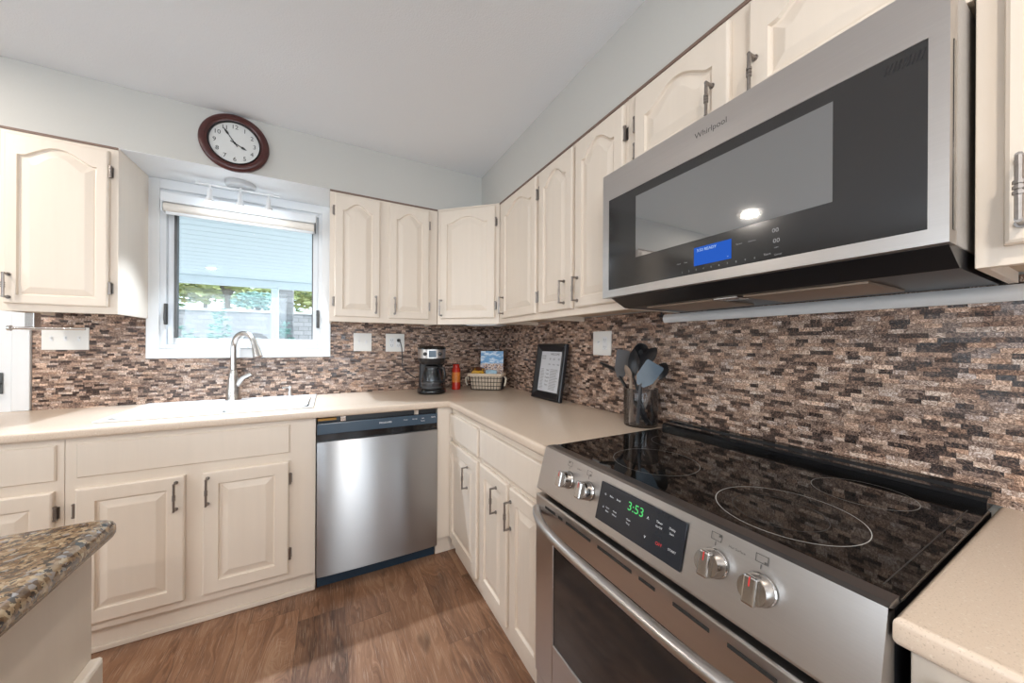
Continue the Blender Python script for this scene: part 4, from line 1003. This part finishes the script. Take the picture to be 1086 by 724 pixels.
for i in range(3):
    tx += [('1A'[i % 2] + 'BC'[i % 2], 0.14 + 0.043 * i, 0.245, 0.012), ('WiFi', 0.14 + 0.043 * i, 0.212, 0.009)]
for i in range(5): tx.append((['Wifi', 'Trash', 'Towels', 'Dock', 'Keys'][i], 0.128, 0.176 - 0.022 * i, 0.011))
text_mesh(tx, 'headings', M['ink'], fs, FT)
mb = MB()
for i in range(15):
    for u0, u1 in ((0.058, 0.058 + 0.03 + 0.01 * rnd.random()), (0.155, 0.155 + 0.06 + 0.022 * rnd.random())):
        mb.box(u0, u1, 0.062 + 0.0085 * i, 0.0645 + 0.0085 * i, 0, 0.0002, 0, FT)
mb.build('text_lines', M['greyink'], fs)

# ------------------------------------------------------------------ utensil jar
JC = Vector((-0.092, -1.553, CT1)); JT = Matrix.Translation(JC)
jr = thing('utensil_jar', 'smoked clear jar on the counter left of the range', 'jar', tuple(JC))
MB().lathe([(0.064, 0.0008), (0.067, 0.004), (0.068, 0.152), (0.0665, 0.155), (0.0645, 0.152), (0.063, 0.010), (0.0, 0.008)], JT, 36, True, False).build('glass', M['jar'], jr, smooth=True, angle=45)
GU = 'utensils in the clear jar'
TOCAM = Vector((-1.234, -2.554, 0)) - JC; TOCAM.z = 0; TOCAM.normalize()
def utensil(name, label, foot, neck, tip, w, hm, headm, shape, hr=0.006):
    """foot: inside the jar; neck: where the head starts; tip: end of the head"""
    foot, neck, tip = Vector(foot), Vector(neck), Vector(tip)
    root = thing(name, label, 'utensil', tuple(foot), 0, GU)
    ax = (tip - neck); ln = ax.length; ax.normalize()
    nrm = (TOCAM - ax * TOCAM.dot(ax)).normalized(); sd = nrm.cross(ax).normalized()
    mb = MB(); mb.tube([tuple(foot), tuple(foot.lerp(neck, 0.5) + nrm * 0.003), tuple(neck), tuple(neck + ax * 0.012)], [hr * 1.3, hr, hr * 0.75, hr * 0.6], 8)
    mb.build('shaft', hm, root, smooth=True)
    H = frame(neck, sd, ax, nrm); mb = MB()
    if shape == 'spoon':
        L = []; n = 10
        for j in range(n + 1):
            t = j / n; r = w * math.sin(PI * (0.08 + 0.90 * t)) ** 0.7; d = 0.016 * math.sin(PI * t)
            L.append([(r * math.cos(a), ln * t, -d * (1 - (math.cos(a)) ** 2 * 0.8) + (0.003 if math.sin(a) > 0 else 0) * abs(math.sin(a))) for a in [2 * PI * i / 12 for i in range(12)]])
        mb.loops(L, mat=H)
    elif shape == 'flat':
        poly = [(-w * 0.45, 0), (w * 0.45, 0), (w, ln * 0.3), (w, ln * 0.94), (w * 0.9, ln), (-w * 0.9, ln), (-w, ln * 0.94), (-w, ln * 0.3)]
        mb.loops([[(x, y, -0.0015 + 0.02 * (y / ln) ** 2) for x, y in poly], [(x, y, 0.0015 + 0.02 * (y / ln) ** 2) for x, y in poly]], mat=H)
    elif shape == 'ladle':
        L = []
        for j in range(8):
            a = PI / 2 * j / 7; L.append([(w * math.sin(a + 0.02) * math.cos(b), ln * 0.5 + ln * 0.5 * math.sin(a + 0.02) * math.sin(b), -0.03 * math.cos(a)) for b in [2 * PI * i / 16 for i in range(16)]])
        L.append([(x * 0.93, (y - ln * 0.5) * 0.93 + ln * 0.5, z) for x, y, z in L[-1]]); L.append([(x * 0.3, (y - ln * .5) * 0.3 + ln * 0.5, -0.024) for x, y, z in L[-1]])
        mb.loops(L, mat=H)
    else:
        mb.tube([(0, 0, 0), (0, ln * 0.6, 0), (0, ln, 0)], [w, w * 1.1, w * 0.5], 8, H)
    mb.build('head', headm, root, smooth=True, angle=40)
    return root
fz = CT1 + 0.014
utensil('tongs', 'thin black tongs handle sticking out left of the clear jar', (-0.10, -1.60, fz), (-0.085, -1.405, 1.132), (-0.085, -1.303, 1.160), 0.008, M['rubber'], M['rubber'], 'bar', 0.008)
utensil('slotted_turner', 'grey flat turner with rounded head, leftmost upright head in the jar', (-0.075, -1.575, fz), (-0.088, -1.433, 1.100), (-0.088, -1.455, 1.226), 0.028, M['greyutensil'], M['greyutensil'], 'flat')
utensil('serving_spoon', 'large black spoon standing in the middle of the clear jar', (-0.09, -1.585, fz), (-0.112, -1.530, 1.118), (-0.115, -1.537, 1.230), 0.022, M['rubber'], M['rubber'], 'spoon')
utensil('soup_ladle', 'black ladle standing highest at the back of the jar', (-0.06, -1.53, fz), (-0.058, -1.515, 1.168), (-0.058, -1.528, 1.256), 0.034, M['rubber'], M['rubber'], 'ladle')
utensil('cooking_spoon', 'black spoon leaning right above the wide turner', (-0.07, -1.52, fz), (-0.095, -1.552, 1.160), (-0.098, -1.634, 1.236), 0.025, M['rubber'], M['rubber'], 'spoon')
utensil('turner', 'wide turner with painted sky-blue reflection leaning over the right rim of the jar', (-0.118, -1.56, fz), (-0.150, -1.600, 1.086), (-0.148, -1.676, 1.184), 0.034, M['greyutensil'], M['turner'], 'flat')
utensil('wooden_spoon', 'brown wooden-handled spoon crossing in front in the jar', (-0.125, -1.535, fz), (-0.142, -1.545, 1.108), (-0.142, -1.515, 1.162), 0.012, M['woodutensil'], M['woodutensil'], 'spoon', 0.008)
utensil('whisk_handle', 'dark utensil with round head at the right side of the jar', (-0.10, -1.54, fz), (-0.052, -1.600, 1.110), (-0.050, -1.640, 1.175), 0.026, M['woodutensil'], M['rubber'], 'spoon', 0.007)

# ------------------------------------------------------------------ outside the window
struct(MB().box(-14, 8, 0.2, 7.0, -0.2, -0.1).build('ground_patio', M['concrete']))
# retaining wall
gw = MB(); gw.box(-14, 8, 6.5, 7.0, -0.1, 1.90); gw = tag(gw.build('garden_wall', M['stone'], None, (-3, 6.75, -0.1)), 'grey block retaining wall across the garden beyond the patio', 'garden wall')
MB().box(-14, 8, 6.46, 7.0, 1.9005, 1.95, 0.01).build('coping', M['concrete'], gw)
struct(MB().box(-16, 10, 7.0, 22, 1.5, 1.85).build('ground_terrace', M['soil']))
pc = thing('patio_cover', 'pale blue boarded patio cover seen through the window', 'patio cover', (-2.5, 1.7, 2.1))
bd2 = MB(); n = 27
for i in range(n):
    y0 = 0.18 + i * 0.115; z = lambda y: 2.60 - 0.152 * y
    bd2.loops([[(-7, y0, z(y0)), (2.5, y0, z(y0)), (2.5, y0 + 0.107, z(y0 + 0.107)), (-7, y0 + 0.107, z(y0 + 0.107))], [(-7, y0, z(y0) + 0.02), (2.5, y0, z(y0) + 0.02), (2.5, y0 + 0.107, z(y0 + 0.107) + 0.02), (-7, y0 + 0.107, z(y0 + 0.107) + 0.02)]])
bd2.build('boards', M['patio'], pc)
MB().box(-7, 2.5, 0.17, 3.3, 2.70, 2.72).build('roof_deck', M['patio'], pc)
MB().box(-7, 2.5, 3.20, 3.30, 2.012, 2.11, 0.004).build('beam', M['patio'], pc)
MB().box(-1.95, -1.868, 3.205, 3.295, -0.099, 2.0115, 0.006).build('post', M['patio'], pc)
MB().box(-4.9, -4.82, 3.205, 3.295, -0.099, 2.0115, 0.006).build('post', M['patio'], pc)
bp = MB(); bp.box(-1.965, -1.775, 4.2, 4.4, -0.099, 2.25, 0.01); tag(bp.build('garden_pillar', M['stone'], None, (-1.87, 4.3, -0.099)), 'thick grey pillar in the garden right of the patio post', 'pillar')

def leaves(mb, c, rx, ry, rz, count, size, shell=0.5):
    for i in range(count):
        while True:
            p = Vector((rnd.uniform(-1, 1), rnd.uniform(-1, 1), rnd.uniform(-1, 1)))
            if shell < p.length < 1: break
        p = Vector((p.x * rx, p.y * ry, p.z * rz)) + Vector(c)
        q = Matrix.Rotation(rnd.uniform(0, 6.28), 3, 'Z') @ Matrix.Rotation(rnd.uniform(0, 3.14), 3, 'X')
        s_ = size * rnd.uniform(0.7, 1.3)
        vs = [mb.bm.verts.new(p + q @ Vector(v)) for v in ((-s_, 0, 0), (0, -s_ * 0.45, 0.02), (s_, 0, 0), (0, s_ * 0.45, 0.02))]
        mb.bm.faces.new(vs)
def tree(x, y, z, h, r, label, leafm, lean=0.0):
    t = thing('garden_tree', label, 'tree', (x, y, z), 0, 'trees above the garden wall')
    mb = MB(); th = h * 0.45
    mb.tube([(x, y, z - 0.1), (x + lean * 0.3, y, z + th * 0.5), (x + lean * 0.6, y, z + th)], [0.075, 0.06, 0.05], 8)
    for k in range(5):
        a = 2 * PI * k / 5 + x; mb.tube([(x + lean * 0.4, y, z + th * 0.55), (x + lean * 0.6 + 0.3 * r * math.cos(a), y + 0.3 * r * math.sin(a), z + th * 1.1), (x + lean + 0.7 * r * math.cos(a), y + 0.7 * r * math.sin(a), z + h * 0.8)], [0.06, 0.045, 0.02], 6)
    mb.build('trunk', M['bark'], t, smooth=True)
    mb = MB()
    for k in range(6):
        a = 2 * PI * k / 6; leaves(mb, (x + lean + 0.55 * r * math.cos(a), y + 0.55 * r * math.sin(a), z + h * (0.36 + 0.13 * (k % 3))), r * 0.55, r * 0.55, h * 0.2, 340, 0.12, 0.2)
    mb.build('crown', leafm, t, fix=False)
tree(-3.66, 9.2, 1.85, 2.6, 1.1, 'yellow-green forked tree in the middle of the window view', M['leaf_a'])
tree(-6.3, 9.4, 1.85, 2.8, 1.2, 'green tree at the left of the window view', M['leaf_b'])
tree(-1.25, 9.4, 1.85, 2.7, 1.1, 'pale tree at the right of the window view beyond the pillar', M['leaf_a'])
tree(-5.2, 13.6, 1.85, 3.6, 1.6, 'green tree farther back behind the forked tree', M['leaf_b'])
tree(-1.7, 13.8, 1.85, 3.6, 1.5, 'green tree farthest back on the right of the garden', M['leaf_b'])
tree(-8.9, 13.4, 1.85, 3.4, 1.6, 'yellow-green tree farthest back on the left of the garden', M['leaf_a'])
def shrub(x, y, z0, h, r, label):
    t = thing('garden_shrub', label, 'shrub', (x, y, z0), 0, 'shrubs by the garden wall')
    mb = MB()
    for k in range(4):
        a = 2 * PI * k / 4 + y; mb.tube([(x, y, z0), (x + r * 0.4 * math.cos(a), y + r * 0.4 * math.sin(a), z0 + h * 0.7)], [0.02, 0.008], 5)
    mb.build('stems', M['bark'], t)
    mb = MB(); leaves(mb, (x, y, z0 + h * 0.55), r, r, h * 0.5, 420, 0.06, 0.1); mb.build('foliage', M['leaf_c'], t, fix=False)
shrub(-3.10, 5.9, -0.1, 1.98, 0.2, 'tall thin blue-green shrub against the garden wall')
shrub(-3.48, 5.5, -0.1, 1.62, 0.24, 'low blue-green shrub left of the tall thin one')
shrub(-2.62, 6.72, 1.95, 0.4, 0.45, 'spreading shrub on top of the garden wall')
shrub(-1.85, 3.8, -0.1, 1.62, 0.22, 'small blue-green shrub at the foot of the grey pillar')
